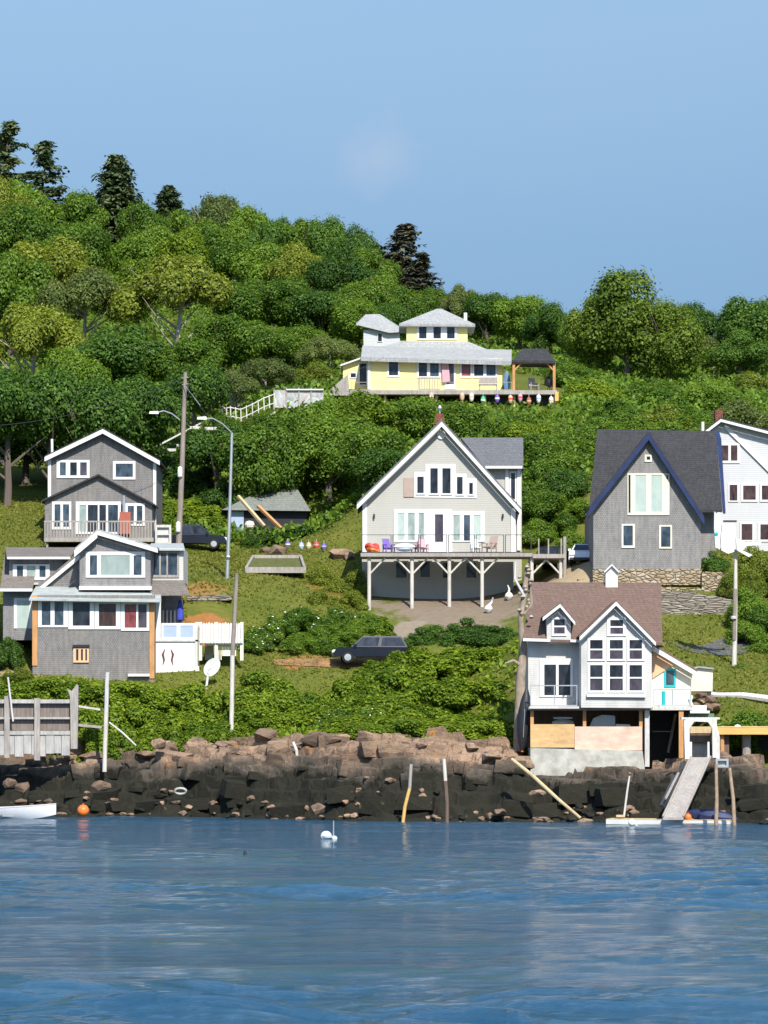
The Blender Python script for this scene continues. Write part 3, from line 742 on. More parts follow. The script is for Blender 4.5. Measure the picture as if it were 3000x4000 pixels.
# cross wing behind with its own roof and side wall
MB().pbox(1900,1820,2038,2300,267,275.5).part('wing_wall', M['grey_clap'], h)
MB().slope((1890,1822,266.4),(2044,1822,266.4),(2044,1709,271.5),(1800,1709,271.5),.14).slope((1800,1709.5,271.55),(2044,1709.5,271.55),(2044,1830,276),(1890,1830,276),.14).part('wing_roof', M['roof_grey'], h)
MB().pbox(1896,1820,2040,1830,266.25,266.39).part('gutter', M['white'], h)
for x in (1974, 2020): MB().pbox(x,1832,x+13,2150,266.85,267.08).part('corner_board', M['white'], h)
window(h, (1990,1840,2018,1960), [(1996,1848,2012,1950)], 267)
c = MB().prism([(1697,1656),(1703,1616),(1732,1616),(1738,1662)], 263.0, 263.8).part('chimney', M['brick'], h)
MB().lathe(W(1718,1616,263.4), [(.05,0),(.05,.22),(.14,.30),(.17,.42),(.10,.56),(.02,.60)], 10).part('chimney_cap', M['metal'], c)
# deck
dk = MB().pbox(1409,2160,2080,2174,257.8,261.9).pbox(2081,2164,2206,2180,257.8,266).part('deck', M['grey_wood'], h)
for x, yb in ((1436,2392),(1603,2384),(1749,2384),(1877,2372),(2071,2270),(2184,2270)):
    MB().tube([W(x+6,yb,258.2), W(x+6,2174,258.2)], .13, 10).part('deck_post', M['pole_light'], h)
for x0, xs_ in ((1442,(1,)),(1609,(-1,1)),(1755,(-1,1)),(1883,(-1,1)),(2077,(1,)),(2190,(-1,))):
    for s_ in xs_: MB().tube([W(x0+s_*5,2240,258.2), W(x0+s_*64,2178,258.2)], .07, 6).part('brace', M['pole_light'], h)
for x0, x1 in ((1412,1529),(1533,1637),(1641,1747),(1751,1855),(1859,1969),(1973,2076)):
    frame_mesh(MB(), x0,2088,x1,2159, [(x0+3,2090.5,x1-3,2156)], 257.95, 258.0).part('railing', M['metal_dark'], dk)
for x in (2102, 2140, 2190, 2203): MB().pbox(x,2104,x+5,2163,258.0,258.1).part('railing_post', M['grey_wood'], dk)
MB().tube([W(2206,2275,258), W(2206,2096,258)], .12, 8).part('deck_post', M['grey_wood'], h)

# ------------------------------------------------------------------ A-frame-fronted house
h = house('shingled_house', 'grey shingled house with a dark roof and steep blue-trimmed gable on fieldstone base', 2530, 2220, 255)
MB().prism([(2318,2222),(2318,1990),(2534,1712),(2738,2014),(2738,2226)], 255, 266).part('wall', M['shingle2'], h)
MB().prism([(2314,2222),(2314,1975),(2800,1945),(2797,2200)], 258.0, 266).part('rear_wall', M['shingle2'], h)
MB().slope((2300,1990,256.6),(2822,1990,256.6),(2797,1684,262),(2334,1676,262),.2).slope((2334,1676.5,262.05),(2797,1684.5,262.05),(2822,1990,268),(2300,1990,268),.2).part('roof', M['roof_dark'], h)
MB().slab((2534,1684),(2302,1980),10,254.6,262).slab((2534,1684),(2750,2014),10,254.6,262).part('gable_roof', M['roof_dark'], h)
MB().slab((2534,1690),(2300,1989),28,254.42,254.58).slab((2534,1690),(2752,2024),28,254.42,254.58).part('rake_board', M['blue_trim'], h)
MB().hexa([W(2806,1700,262)-Vector((0,0,.3)),W(2818,1700,262)-Vector((0,0,.3)),W(2834,1990,256.5)-Vector((0,0,.3)),W(2824,1990,256.5)-Vector((0,0,.3)),W(2797,1684,262),W(2809,1684,262),W(2834,1990,256.5),W(2824,1990,256.5)]).part('roof_edge', M['blue_trim'], h)
window(h, (2518,1776,2546,1804), [(2526,1783,2540,1796)], 255, frame='offwhite')
window(h, (2451,1849,2615,2012), [(2455,1855,2463,2003), ((2481,1855,2523,2000),'pane_mint'), ((2544,1855,2585,2000),'pane_mint'), ((2603,1855,2610,1872),'pane')], 255, frame='offwhite')
window(h, (2428,2047,2480,2140), [((2435,2053,2472,2131),'pane_blue')], 255, frame='offwhite')
window(h, (2575,2051,2625,2143), [((2582,2057,2619,2136),'pane_blue')], 255, frame='offwhite')
MB().pbox(2316,2222,2742,2285,254.85,266).part('foundation', M['stonewall'], h)

# ------------------------------------------------------------------ white house at the right edge
h = house('white_house', 'tall white clapboard house with a brick chimney beside the blue-trimmed gable', 2960, 2160, 270)
MB().prism([(2804,2190),(2770,1690),(2815,1644),(3010,1690),(3150,1724),(3150,2190)], 270, 282).part('wall', M['white_clap'], h)
MB().slab((2815,1630),(2752,1680),8,269.5,282.4).slab((2815,1630),(3150,1716),8,269.5,282.4).part('roof', M['roof_dark'], h)
MB().slab((2815,1637),(2750,1687),12,269.3,269.49).slab((2815,1637),(3150,1723),10,269.3,269.49).part('rake_board', M['white'], h)
MB().slab((2830,1652),(3150,1972),20,269.85,269.99).part('gable_trim', M['white'], h)
MB().pbox(2802,1700,2812,2180,269.9,270.2).part('corner_board', M['white'], h)
for r_, n_ in (((2810,1730,2890,1809),2), ((2845,1889,2885,1960),1), ((2895,1889,2960,1960),1), ((2968,1889,3034,1960),1), ((2890,2040,2946,2116),1), ((2962,2040,3030,2116),1)):
    window(h, r_, n_, 270, pane='pane_brown')
c = MB().pbox(2794,1602,2824,1645,272,273).part('chimney', M['brick'], h)
MB().tube([W(2745,1690,271), W(2745,1648,271)], .12).part('vent_pipe', M['white'], h)

# ------------------------------------------------------------------ brown-roofed cottage over the rocks
h = house('brown_roofed_cottage', 'pale shingled cottage with brown roof, tall window bay and plywood-boarded ground floor', 2300, 2960, 222)
Yw = 222.5
MB().prism([(2063,2766),(2063,2492),(2544,2498),(2544,2766)], Yw, 231).part('wall', M['greywhite_clap'], h)
MB().slope((2042,2496,221.7),(2588,2512,221.7),(2583,2276,227.5),(2078,2274,227.5),.14).slope((2078,2274.4,227.55),(2583,2276.4,227.55),(2588,2520,232),(2042,2500,232),.14).part('roof', M['roof_brown'], h)
MB().prism([(2043,2493),(2150,2496),(2150,2507),(2043,2504)], 221.55, 221.69).part('fascia', M['white'], h)
MB().prism([(2228,2498),(2266,2499),(2266,2510),(2228,2508)], 221.55, 221.69).part('fascia', M['white'], h)
cu = MB().prism([(2366,2300),(2366,2230),(2390,2207),(2413,2230),(2413,2300)], 227, 228.2).part('cupola', M['white'], h)
MB().slab((2390,2203),(2361,2231),7,226.8,228.4).slab((2390,2203),(2418,2231),7,226.8,228.4).part('cupola_roof', M['white'], cu)
d = MB().prism([(2136,2512),(2136,2408),(2188,2364),(2230,2408),(2230,2512)], 221.75, 226).part('dormer', M['greywhite_clap'], h)
MB().slab((2188,2353),(2120,2406),6,221.3,226.6).slab((2188,2353),(2247,2424),6,221.3,226.6).part('dormer_roof', M['roof_brown'], d)
MB().slab((2188,2359),(2120,2412),13,221.15,221.29).slab((2188,2359),(2247,2430),13,221.15,221.29).part('dormer_rake', M['white'], d)
def sash(r, Y):
    x0, y0, x1, y1 = r; m2 = (y0+y1)/2
    return [((x0,y0,x1,m2-3),'pane'), ((x0,m2+3,x1,y1),'pane_purple')]
window(h, (2155,2410,2213,2484), sash((2164,2419,2206,2475),0), 221.75)
b = MB().prism([(2270,2764),(2270,2490),(2407,2362),(2546,2500),(2546,2766)], 219.6, Yw-.01).part('bay', M['greywhite_clap'], h)
MB().prism([(2270,2487),(2407,2360),(2546,2497)], Yw, 226.5).part('bay_gable', M['greywhite_clap'], b)
MB().slab((2407,2344),(2262,2482),6,219.2,227).slab((2407,2344),(2562,2500),6,219.2,227).part('bay_roof', M['roof_brown'], b)
MB().slab((2407,2350),(2264,2488),15,219.05,219.19).slab((2407,2350),(2562,2508),15,219.05,219.19).part('bay_rake', M['white'], b)
window(h, (2371,2412,2446,2484), sash((2384,2422,2434,2476),0), 219.6)
for y0, y1 in ((2500,2574), (2598,2697)):
    for x0, x1 in ((2305,2354),(2382,2433),(2459,2508)):
        window(h, (x0-10,y0-8,x1+10,y1+8), sash((x0,y0,x1,y1),0), 219.6)
MB().prism([(2292,2709),(2292,2722),(2522,2724),(2522,2709)], 219.4, 219.59).part('sill_board', M['white'], h)
window(h, (2108,2574,2238,2722), [((2126,2596,2172,2716),'pane'), ((2182,2596,2228,2716),'pane')], Yw, name='sliding_door')
MB().pbox(2064,2762,2548,2774,220.2,231).part('floor_edge', M['grey_wood'], h)
MB().pbox(2068,2759,2262,2768,219.9,222.4).part('balcony', M['pale_wood'], h)
rl = frame_mesh(MB(), 2071,2676,2255,2758, [(2074,2680,2164,2754),(2168,2680,2252,2754)], 219.95, 220.0).part('balcony_railing', M['metal'], h)
# lean-to on the right with its porch
MB().prism([(2546,2766),(2546,2530),(2700,2622),(2700,2766)], 223.4, 229).part('lean_to', M['offwhite'], h)
MB().prism([(2549,2650),(2549,2540),(2640,2592)], 223.3, 223.38).part('lean_to_patch', M['peach'], h)
MB().slab((2548,2512),(2724,2616),8,222.9,229.4).part('lean_to_roof', M['roof_brown'], h)
MB().slab((2548,2521),(2724,2625),19,222.7,222.88).part('lean_to_rake', M['white'], h)
window(h, (2594,2612,2640,2684), [((2602,2620,2632,2676),'pane_blue')], 223.4, frame='teal')
MB().pbox(2549,2760,2706,2774,220.5,223.3).part('porch_floor', M['pale_wood'], h)
frame_mesh(MB(), 2552,2692,2700,2758, [(2556,2697,2624,2754),(2630,2697,2696,2754)], 220.6, 220.65).part('porch_railing', M['metal'], h)
MB().tube([W(2592,2758,222.4), W(2592,2700,222.4)], .12, 8).part('porch_ornament', M['teal'], h)
# ground floor: boarded front, posts, concrete base, dark boat bay
MB().pbox(2064,2775,2520,3010,224.5,231).part('ground_floor_back', M['brown_wood'], h)
MB().pbox(2072,2829,2244,2920,220.25,220.35).part('plywood_panel', M['ply_ochre'], h, label='ochre plywood panel')
MB().pbox(2245,2838,2509,2931,220.25,220.35).part('plywood_panel', M['ply_pink'], h, label='pinkish plywood panel')
MB().prism([(2072,2922),(2510,2933),(2522,3030),(2072,3030)], 220.1, 224).part('concrete_base', M['concrete'], h)
for x in (2072, 2277, 2497): MB().pbox(x,2775,x+13,2840,220.4,220.7).part('post', M['orange_wood'], h)
MB().pbox(2519,2775,2537,2995,220.2,220.5).part('post', M['pale_wood'], h)
MB().pbox(2652,2775,2670,2985,220.6,220.9).part('post', M['orange_wood'], h)
MB().pbox(2530,2775,2690,3010,224.8,231).part('boat_bay_shade', M['dark_parts_and_shade'], h)  # near-black sheet stands for the shade deep in the boat bay
MB().pbox(2671,2776,2690,3005,221.2,224.79).part('boat_bay_side', M['brown_wood'], h)
MB().pbox(2510,2776,2519,3005,221.2,224.4).part('boat_bay_side', M['brown_wood'], h)
MB().tube([W(2610,2940,223.5), W(2640,2790,223.5)], .09, 6).part('boat_bay_brace', M['grey_wood'], h)

# ------------------------------------------------------------------ yellow house on the hill
h = house('yellow_house', 'yellow house with pale grey roof and windowed cupola at the top of the hill', 1700, 1530, 320)
Yw = 318
MB().pbox(1438,1400,1962,1545,Yw,327).part('wall', M['yellow_clap'], h)
p = [W(1410,1394,317.2), W(1998,1411,317.2), W(1999,1366,321), W(1902,1364,321.6), W(1833,1336,322.5), W(1569,1331,322.5), W(1500,1352,321.6), W(1416,1350,321)]
n_ = len(p); d_ = Vector((0, 0, .35)); back = [Vector((q.x, 329, q.z-.3)) for q in p[2:]]
MB().add(p+[q-d_ for q in p[:2]]+back, [(0,1,2,3,4,5,6,7),(0,8,9,1)]+[(i,i+1,n_+2+i-1,n_+2+i-2) for i in range(2,7)]+[(1,9,n_+2,2),(0,7,n_+7,8),(8,n_+7,n_+6,n_+5,n_+4,n_+3,n_+2,9)]).part('roof', M['roof_light'], h)
cu = MB().pbox(1588,1262,1826,1345,322.6,327).part('cupola', M['yellow_clap'], h)
e = [W(1559,1264,322), W(1856,1266,322), Vector((W(1856,1266,322).x, 327.8, W(1856,1266,322).z)), Vector((W(1559,1264,322).x, 327.8, W(1559,1264,322).z))]
e2 = [q-Vector((0,0,.22)) for q in e]; ap = [W(1706,1206,325), W(1724,1206,325)]
MB().add(e+e2+ap, [(0,1,9,8),(1,2,9),(2,3,8,9),(3,0,8),(0,4,5,1),(1,5,6,2),(2,6,7,3),(3,7,4,0),(4,7,6,5)]).part('cupola_roof', M['roof_light'], cu)
window(h, (1628,1266,1786,1328), [(1637,1271,1666,1322),(1693,1271,1722,1322),(1746,1271,1776,1322)], 322.6)
MB().tube([W(1818,1262,323), W(1818,1222,323)], .16).part('vent_pipe', M['white'], h)
for r_, pn in (((1512,1400,1562,1472),[(1519,1406,1555,1466)]), ((1628,1400,1722,1476),[(1636,1406,1668,1470),((1680,1406,1714,1470),'pane_blue')]), ((1796,1400,1844,1476),[((1803,1406,1838,1468),'pane_red')]), ((1846,1400,1942,1476),[(1852,1406,1888,1468),((1900,1406,1936,1468),'pane_blue')])):
    window(h, r_, pn, Yw)
dr = frame_mesh(MB(), 1738,1402,1780,1520, [(1745,1408,1773,1500)], Yw-.07, Yw-.01).part('door', M['white'], h)
MB().pbox(1745,1408,1773,1500,Yw-.04,Yw-.012).part('pane', M['pane_purple'], dr)
MB().pbox(1436,1400,1446,1520,Yw-.08,Yw+.1).part('corner_board', M['white'], h)
MB().prism([(1340,1520),(1340,1430),(1411,1398),(1437,1398),(1437,1520)], 319.5, 325).part('side_room', M['yellow_clap'], h)
MB().slab((1437,1386),(1330,1424),6,319,325.3).part('side_roof', M['white'], h)
window(h, (1400,1414,1436,1508), [(1405,1420,1431,1502)], 319.5, name='side_door')
window(h, (1366,1454,1394,1478), [((1370,1458,1390,1474),'pane')], 319.5)
dk = MB().pbox(1367,1524,2176,1540,314.5,317.9).part('deck', M['grey_wood'], h)
for x in (1400, 1500, 1600, 1700, 1800, 1890, 2004, 2160):
    MB().pbox(x,1541,x+9,1650,315,315.25).part('deck_post', M['tan_wood'], h)
MB().pbox(1880,1541,2162,1660,315.6,316).part('under_deck_shade', M['dark_parts_and_shade'], h)  # near-black sheet painted in for the shade below the deck
MB().pbox(2168,1530,2182,1566,314.4,314.49).part('deck_end_board', M['yellow_beam'], h)
for a, b_ in ((1372,1500),(1504,1632),(1720,1850),(1854,2000)):
    frame_mesh(MB(), a,1492,b_,1523, [(a+2,1494,b_-2,1521)], 314.7, 314.74).part('railing', M['grey_wood'], dk)
frame_mesh(MB(), 1634,1474,1718,1523, [(1640+k*10,1480,1646+k*10,1518) for k in range(8)], 314.7, 314.78).part('lattice_panel', M['grey_wood'], dk)

h = house('pavilion', 'timber pavilion with orange posts and dark hip roof right of the yellow house', 2084, 1525, 317, cat='pavilion')
e = [W(2002,1406,315.2), W(2170,1410,315.2), Vector((W(2170,1410,315.2).x,319,W(2170,1410,315.2).z)), Vector((W(2002,1406,315.2).x,319,W(2002,1406,315.2).z))]
e2 = [q-Vector((0,0,.2)) for q in e]; ap = [W(2040,1362,317), W(2134,1362,317)]
MB().add(e+e2+ap, [(0,1,9,8),(1,2,9),(2,3,8,9),(3,0,8),(0,4,5,1),(1,5,6,2),(2,6,7,3),(3,7,4,0),(4,7,6,5)]).part('roof', M['roof_dark'], h)
for x in (2002, 2160):
    for Y in (315.4, 318.4):
        MB().pbox(x,1412,x+10,1528,Y,Y+.25).part('post', M['orange_wood'], h)
MB().pbox(2012,1413,2160,1420,315.4,315.6).part('beam', M['orange_wood'], h)
MB().tube([W(2012,1446,315.5), W(2034,1420,315.5)], .08, 6).part('brace', M['orange_wood'], h); MB().tube([W(2160,1446,315.5), W(2138,1420,315.5)], .08, 6).part('brace', M['orange_wood'], h)

# house behind the yellow one
h = house('white_house', 'small white house with a pale grey hip roof, half hidden behind the yellow house', 1490, 1340, 338)
MB().pbox(1420,1288,1562,1400,338,345).part('wall', M['white_clap'], h)
MB().add([W(1390,1268,337.5), W(1520,1300,337.5), W(1584,1296,337.5), W(1484,1227,341), W(1428,1228,341), W(1390,1262,346), W(1584,1290,346)], [(0,1,2,3,4),(4,3,6,5),(0,4,5),(2,6,3),(0,5,6,2,1)]).part('roof', M['roof_light'], h)
window(h, (1474,1300,1494,1336), 1, 338)

# shed under the trees
h = house('shed', 'low dark shed with a green-grey hip roof, in the shade behind the parked black pickup', 1040, 2080, 289, cat='shed')
MB().pbox(884,1990,1196,2100,289,296).part('wall', M['dark_parts_and_shade'], h)
MB().add([W(866,1992,288.4), W(1214,1996,288.4), W(1148,1888,293), W(1082,1886,293), W(866,1988,298), W(1214,1990,298)], [(0,1,2,3),(3,2,5,4),(0,3,4),(1,5,2),(0,4,5,1)]).part('roof', M['roof_shed'], h)
dr = MB().pbox(893,1998,952,2084,288.9,288.99).part('door', M['lightblue'], h)
M['brown_plank'] = wood('brown_back_planks', (.20, .165, .145), .35)
M['bulkhead'] = wood('salt_bleached_bulkhead', (.40, .385, .36), .35)
M['pale_paint'] = wood('peeling_white_paint', (.62, .60, .54), .25)
M['piling'] = wood('weathered_piling', (.33, .24, .16), .5, (4, 4, 1.5))
# ------------------------------------------------------------------ vehicles
def car(name, label, px, py, Y, L, rotz, paint, H=1.8, bed=False):
    """Built nose to -x in its own space, then turned and set down."""
    t = thing(name, label, 'car' if name == 'car' else ('pickup truck' if bed else 'car'), W(px, py, Y), local=True, rotz=rotz)
    a = L/2; bw = .93
    prof = [(-a,.42),(-a+.06,.78),(-a+.25,.98),(-a+1.25,1.08),(a-.15,1.05),(a,.95),(a,.45)]
    for w0 in ((-a+.95,.38), (a-.98,.38)):
        pass
    body = MB().lprism(prof, -bw, bw).part('body', paint, t)
    # cabin narrows towards the roof
    x0, x1, x2, x3 = -a+1.15, -a+2.0, (a-1.9 if bed else a-.55), (a-1.75 if bed else a-.12)
    z0, z1 = 1.055, H
    lo = [(x0,-.88,z0),(x3,-.88,z0),(x3,.88,z0),(x0,.88,z0)]; up = [(x1,-.68,z1),(x2,-.68,z1),(x2,.68,z1),(x1,.68,z1)]
    cab = MB().hexa(lo+up).part('cabin', paint, t)
    def lp(p, q, k): return tuple(p[i]+(q[i]-p[i])*k for i in range(3))
    def patch(A, B, C, D, n, nm='window'):
        mb = MB(); off = Vector(n)*.02
        v = [Vector(lp(lp(A,B,u),lp(D,C,u),w_))+off for u, w_ in ((.06,.12),(.94,.12),(.94,.86),(.06,.86))]
        mb.add(v+[q-off*1.6 for q in v], [(0,1,2,3),(4,7,6,5),(0,4,5,1),(1,5,6,2),(2,6,7,3),(3,7,4,0)]).part(nm, M['pane'], cab)
    patch(lo[0],lo[3],up[3],up[0],(-.7,0,.7),'windscreen')
    m0, m1 = lp(lo[0],lo[1],.5), lp(up[0],up[1],.48)
    patch(lo[0],m0,m1,up[0],(0,-1,.2)); patch(m0,lo[1],up[1],m1,(0,-1,.2))
    n0, n1 = lp(lo[3],lo[2],.5), lp(up[3],up[2],.48)
    patch(lo[3],n0,n1,up[3],(0,1,.2)); patch(n0,lo[2],up[2],n1,(0,1,.2)); patch(lo[1],lo[2],up[2],up[1],(.7,0,.5),'rear_window')
    for x in (-a+.95, a-1.0):
        for s in (-1, 1):
            w_ = MB().lathe((x,s*.86,.37), [(.25,-.11),(.37,-.09),(.37,.09),(.25,.11)], 18, 'y').part('wheel', M['tyre'], t, True)
            MB().lathe((x,s*.975,.37), [(.04,-.02),(.23,-.015),(.23,.015),(.04,.02)], 14, 'y').part('rim', M['metal'], w_, True)
    for s in (-1, 1):
        MB().box(-a-.02,-a+.2,s*.72-.17,s*.72+.17,.72,.88).part('headlight', M['lamp'], t)
        MB().box(-a+1.35,-a+1.55,s*1.0-.1,s*1.0+.1,1.08,1.25).part('mirror', paint, t)
    MB().box(-a-.05,-a+.12,-.86,.86,.40,.56).part('bumper', M['metal_dark'], t)
    return t
car('pickup_truck', 'black pickup truck parked on the upper lawn behind the utility pole with street lamp', 742, 2146, 281, 5.6, math.pi, M['car_black'], 1.85, True)
car('car', 'dark navy car parked on the dirt track between two banks of bushes', 1448, 2590, 248.5, 5.1, R(4), M['car_navy'])
car('car', 'white car seen nose-on beside the blue-trimmed gable house', 2284, 2214, 262, 4.5, R(82), M['car_white'], 1.6)
car('car', 'dark car parked behind the right end of the wooden deck', 2150, 2232, 268, 4.6, R(70), M['car_black'], 1.8)

# ------------------------------------------------------------------ poles
def streetlamp(root, base, tip, mat):
    a = [W(*base)]; b_ = W(*tip)
    p0, p3 = W(*base), b_
    pts = [p0, p0.lerp(p3, .35)+Vector((0,0,.28)), p0.lerp(p3, .7)+Vector((0,0,.30)), p3]
    arm = MB().tube(pts, .045, 6).part('lamp_arm', mat, root)
    MB().hexa([p3+Vector(q) for q in ((-.55,-.16,-.08),(.15,-.16,-.1),(.15,.16,-.1),(-.55,.16,-.08),(-.5,-.1,.08),(.1,-.1,.12),(.1,.1,.12),(-.5,.1,.08))]).part('lamp_head', M['lamp'], arm)
h = thing('utility_pole', 'brown wooden utility pole with a street lamp, left of the centre against the dark trees', 'utility pole', W(697,2140,272))
MB().tube([W(697,2150,272), W(712,1800,272), W(724,1455,272)], [.23,.19,.14], 10).part('pole', M['pole_wood'], h, True)
streetlamp(h, (702,1640,271.8), (612,1612,271.5), M['metal'])
for x, y in ((703,1845), (696,2060)):
    MB().lathe(W(x,y+22,271.75), [(.05,0),(.17,.1),(.19,.42),(.17,.75),(.05,.85)], 8).part('reflector_band', M['white'], h)
for dy in (0, 26): MB().tube([W(712,1478+dy,271.9), W(736,1474+dy,271.9)], .05, 6).part('insulator_arm', M['pole_wood'], h)
MB().tube([W(718,1500,271.7), W(783,1585,270)], .025, 5).part('guy_wire', M['metal'], h)
h = thing('street_lamp', 'tall pale metal street lamp standing on the lawn', 'street lamp', W(888,2288,262))
MB().tube([W(886,2292,262), W(898,1980,262), W(906,1690,262)], [.14,.115,.09], 10).part('pole', M['metal'], h, True)
streetlamp(h, (905,1690,261.9), (800,1634,261.4), M['metal'])
MB().lathe(W(892,2176,261.8), [(.05,-.06),(.14,0),(.05,.12)], 8).part('sensor', M['white'], h)
h = thing('utility_pole', 'bare weathered utility pole with a pale lower half, rising from the shore rocks', 'utility pole', W(904,2908,235))
MB().tube([W(903,2925,235), W(908,2560,235)], [.15,.145], 10).part('lower_pole', M['pole_light'], h, True)
MB().tube([W(908,2560,235), W(918,2380,235), W(925,2240,235)], [.146,.135,.12], 10).part('upper_pole', M['pole_wood'], h, True)
h = thing('utility_pole', 'thin brown pole on the grass right of the brown-roofed cottage', 'utility pole', W(2866,2655,234))
MB().tube([W(2866,2665,234), W(2872,2420,234), W(2874,2150,234)], [.17,.14,.11], 10).part('pole', M['pole_light'], h, True)
MB().tube([W(2868,2500,233.9), W(2871,2300,233.9)], .125, 8).part('pole_band', M['pole_wood'], h, True)
MB().lathe(W(2866,2420,233.8), [(.1,0),(.2,.05),(.2,.18),(.1,.22)], 8).part('pole_collar', M['pale_wood'], h)
for nm, pts, lab in (('power_line', [W(-300,1668,272), W(200,1694,272), W(722,1478,272)], 'thin dark cable crossing the dark wood to the utility pole'),):
    c = MB(); p0, p1, p2 = pts; ps = []
    for k in range(25):
        t = k/24; x = p0.lerp(p2, t); x.z = p0.z+(p2.z-p0.z)*t-3.2*4*t*(1-t)*.35; ps.append(x)
    c.tube(ps, .018, 5).thing(nm, M['metal_dark'], lab, 'cable')
for nm, p0, p2, sag, lab in (('power_line', W(730,1478,271.9), W(1500,1395,300), 1.6, 'thin cable running from the utility pole top towards the yellow house'), ('power_line', W(724,1500,271.9), W(905,1700,262), .5, 'short cable between the utility pole and the street lamp')):
    c = MB(); ps = []
    for k in range(25):
        t = k/24; x = p0.lerp(p2, t); x.z -= sag*4*t*(1-t); ps.append(x)
    c.tube(ps, .014, 5).thing(nm, M['metal_dark'], lab, 'cable')
# white panels fixed on the head of the right pole
h = thing('signal_mast_head', 'cluster of white rounded panels mounted at the top of the thin brown pole', 'panels', W(2850,2170,233.6))
MB().prism([(2795,2140),(2790,2060),(2791,1998),(2806,2012),(2818,2040),(2814,2100),(2808,2142)], 233.4, 233.9).part('panel', M['white'], h)
MB().lathe(W(2799,2085,233.36), [(.05,-.02),(.12,0),(.05,.02)], 8, 'y').part('badge', M['teal'], h)
MB().prism([(2818,2150),(2816,2100),(2822,2045),(2870,2045),(2874,2090),(2868,2155),(2845,2163)], 233.3, 233.75).part('panel', M['white'], h)
MB().pbox(2826,2032,2878,2039,233.3,233.5).part('bracket', M['metal_dark'], h)
MB().prism([(2874,2100),(2910,2118),(2974,2116),(2970,2130),(2915,2132),(2900,2150),(2940,2168),(2925,2176),(2880,2150)], 233.4, 233.7).part('bracket_wing', M['white'], h)

# ------------------------------------------------------------------ snag with a black canoe against it
h = thing('dead_tree', 'weathered dead tree trunk with a knobbly pale top, left of the brown-roofed cottage', 'dead tree', W(2030,2925,223))
MB().tube([W(x,y,222.6) for x, y in ((2024,2935),(2030,2800),(2034,2650),(2044,2530),(2034,2420),(2052,2300),(2060,2200))], [.30,.33,.30,.24,.17,.19,.12], 10).part('trunk', M['snag'], h, True)
MB().tube([W(2036,2600,222.5), W(2005,2580,222.4), W(1972,2592,222.2)], [.13,.09,.05], 7).part('branch', M['snag'], h, True)
MB().tube([W(2050,2330,222.5), W(2010,2260,222.5), W(2014,2195,222.5)], [.10,.08,.05], 7).part('branch', M['pale_wood'], h, True)
MB().tube([W(2048,2400,222.5), W(2078,2360,222.4), W(2072,2290,222.5)], [.09,.08,.05], 7).part('branch', M['snag'], h, True)
rk = random.Random(5)
for k in range(16):
    x, y = 2052+rk.uniform(-24,24), 2215+k*13
    MB().lathe(W(x,y,222.4), [(.05,-.12),(.10+rk.random()*.08,0),(.05,.12)], 7).part('knot', M['grey_wood' if k % 3 == 0 else 'snag'], h, True)
def kayak(mb, p0, p1, wid, hgt):
    d = p1-p0; n = 9; side = Vector((0,1,0)) if abs(d.z) > abs(d.x) else Vector((0,1,0)); up = d.normalized().cross(side).normalized()
    v, f = [], []
    for i in range(n):
        t = i/(n-1); r = math.sin(math.pi*min(max(t,.02),.98))**.6
        for k in range(8):
            a = 2*math.pi*k/8
            v.append(p0+d*t+side*(math.cos(a)*wid*r)+up*(math.sin(a)*hgt*r))
    for i in range(n-1):
        for k in range(8): f.append((i*8+k, i*8+(k+1) % 8, (i+1)*8+(k+1) % 8, (i+1)*8+k))
    f += [tuple(range(8)), tuple(range((n-1)*8, n*8))]
    return mb.add(v, f)
h = thing('canoe', 'black canoe hanging upright against the dead tree trunk beside the cottage', 'canoe', W(2044,2930,221))
k_ = kayak(MB(), W(2038,2932,221.0), W(2058,2690,221.2), .25, .42).part('hull', M['black_rubber'], h, True)
MB().tube([W(2050,2770,220.75), W(2044,2880,220.75)], .02, 5).part('gunwale', M['metal'], k_)
MB().lathe(W(2040,2936,220.8), [(.03,-.05),(.09,0),(.03,.06)], 8).part('mooring_ring', M['red'], h)

# ------------------------------------------------------------------ garden and lawn things
h = thing('raised_bed', 'low pale timber raised bed on the lawn', 'raised bed', W(1075,2236,266))
yb = min(G(962,2238,250).y, G(1190,2238,250).y); p = [W(962,2238,yb), W(1190,2238,yb), G(1174,2190,yb), G(990,2190,yb)]
for a, b_ in ((0,1),(1,2),(2,3),(3,0)):
    q, r = p[a], p[b_]; d = Vector((0,0,.42)); n = (r-q).cross(Vector((0,0,1))).normalized()*.09
    MB().hexa([q-n,r-n,r+n,q+n,q-n+d,r-n+d,r+n+d,q+n+d]).part('board', M['grey_wood'], h)
MB().hexa([q+Vector((0,0,.1)) for q in p]+[q+Vector((0,0,.2)) for q in p]).part('soil', plain('bed_soil', (.10,.11,.03), .95, .4, 3), h)
MB().prism([(732,2345),(732,2330),(800,2324),(905,2322),(905,2344)], 256.4, 257.4).thing('retaining_wall', M['stonewall2'], 'low pale stone retaining wall at the foot of the lawn above rusty bare soil', 'wall')
MB().prism([(2742,2300),(2742,2232),(2870,2238),(2872,2330),(2600,2335),(2400,2330),(2316,2330),(2316,2278)], 254.5, 258).thing('stone_wall', M['stonewall'], 'upper tan fieldstone wall below the blue-trimmed gable house', 'wall')
MB().prism([(2560,2440),(2560,2305),(2700,2312),(2800,2330),(2870,2345),(2868,2428),(2720,2432)], 247.5, 255).thing('stone_wall', M['stonewall2'], 'lower grey layered ledge wall behind the brown roof', 'wall')
MB().prism([(2255,2290),(2255,2262),(2318,2262),(2318,2290)], 256, 259).thing('stone_wall', M['stonewall'], 'short stone wall stub left of the white roof cupola', 'wall')
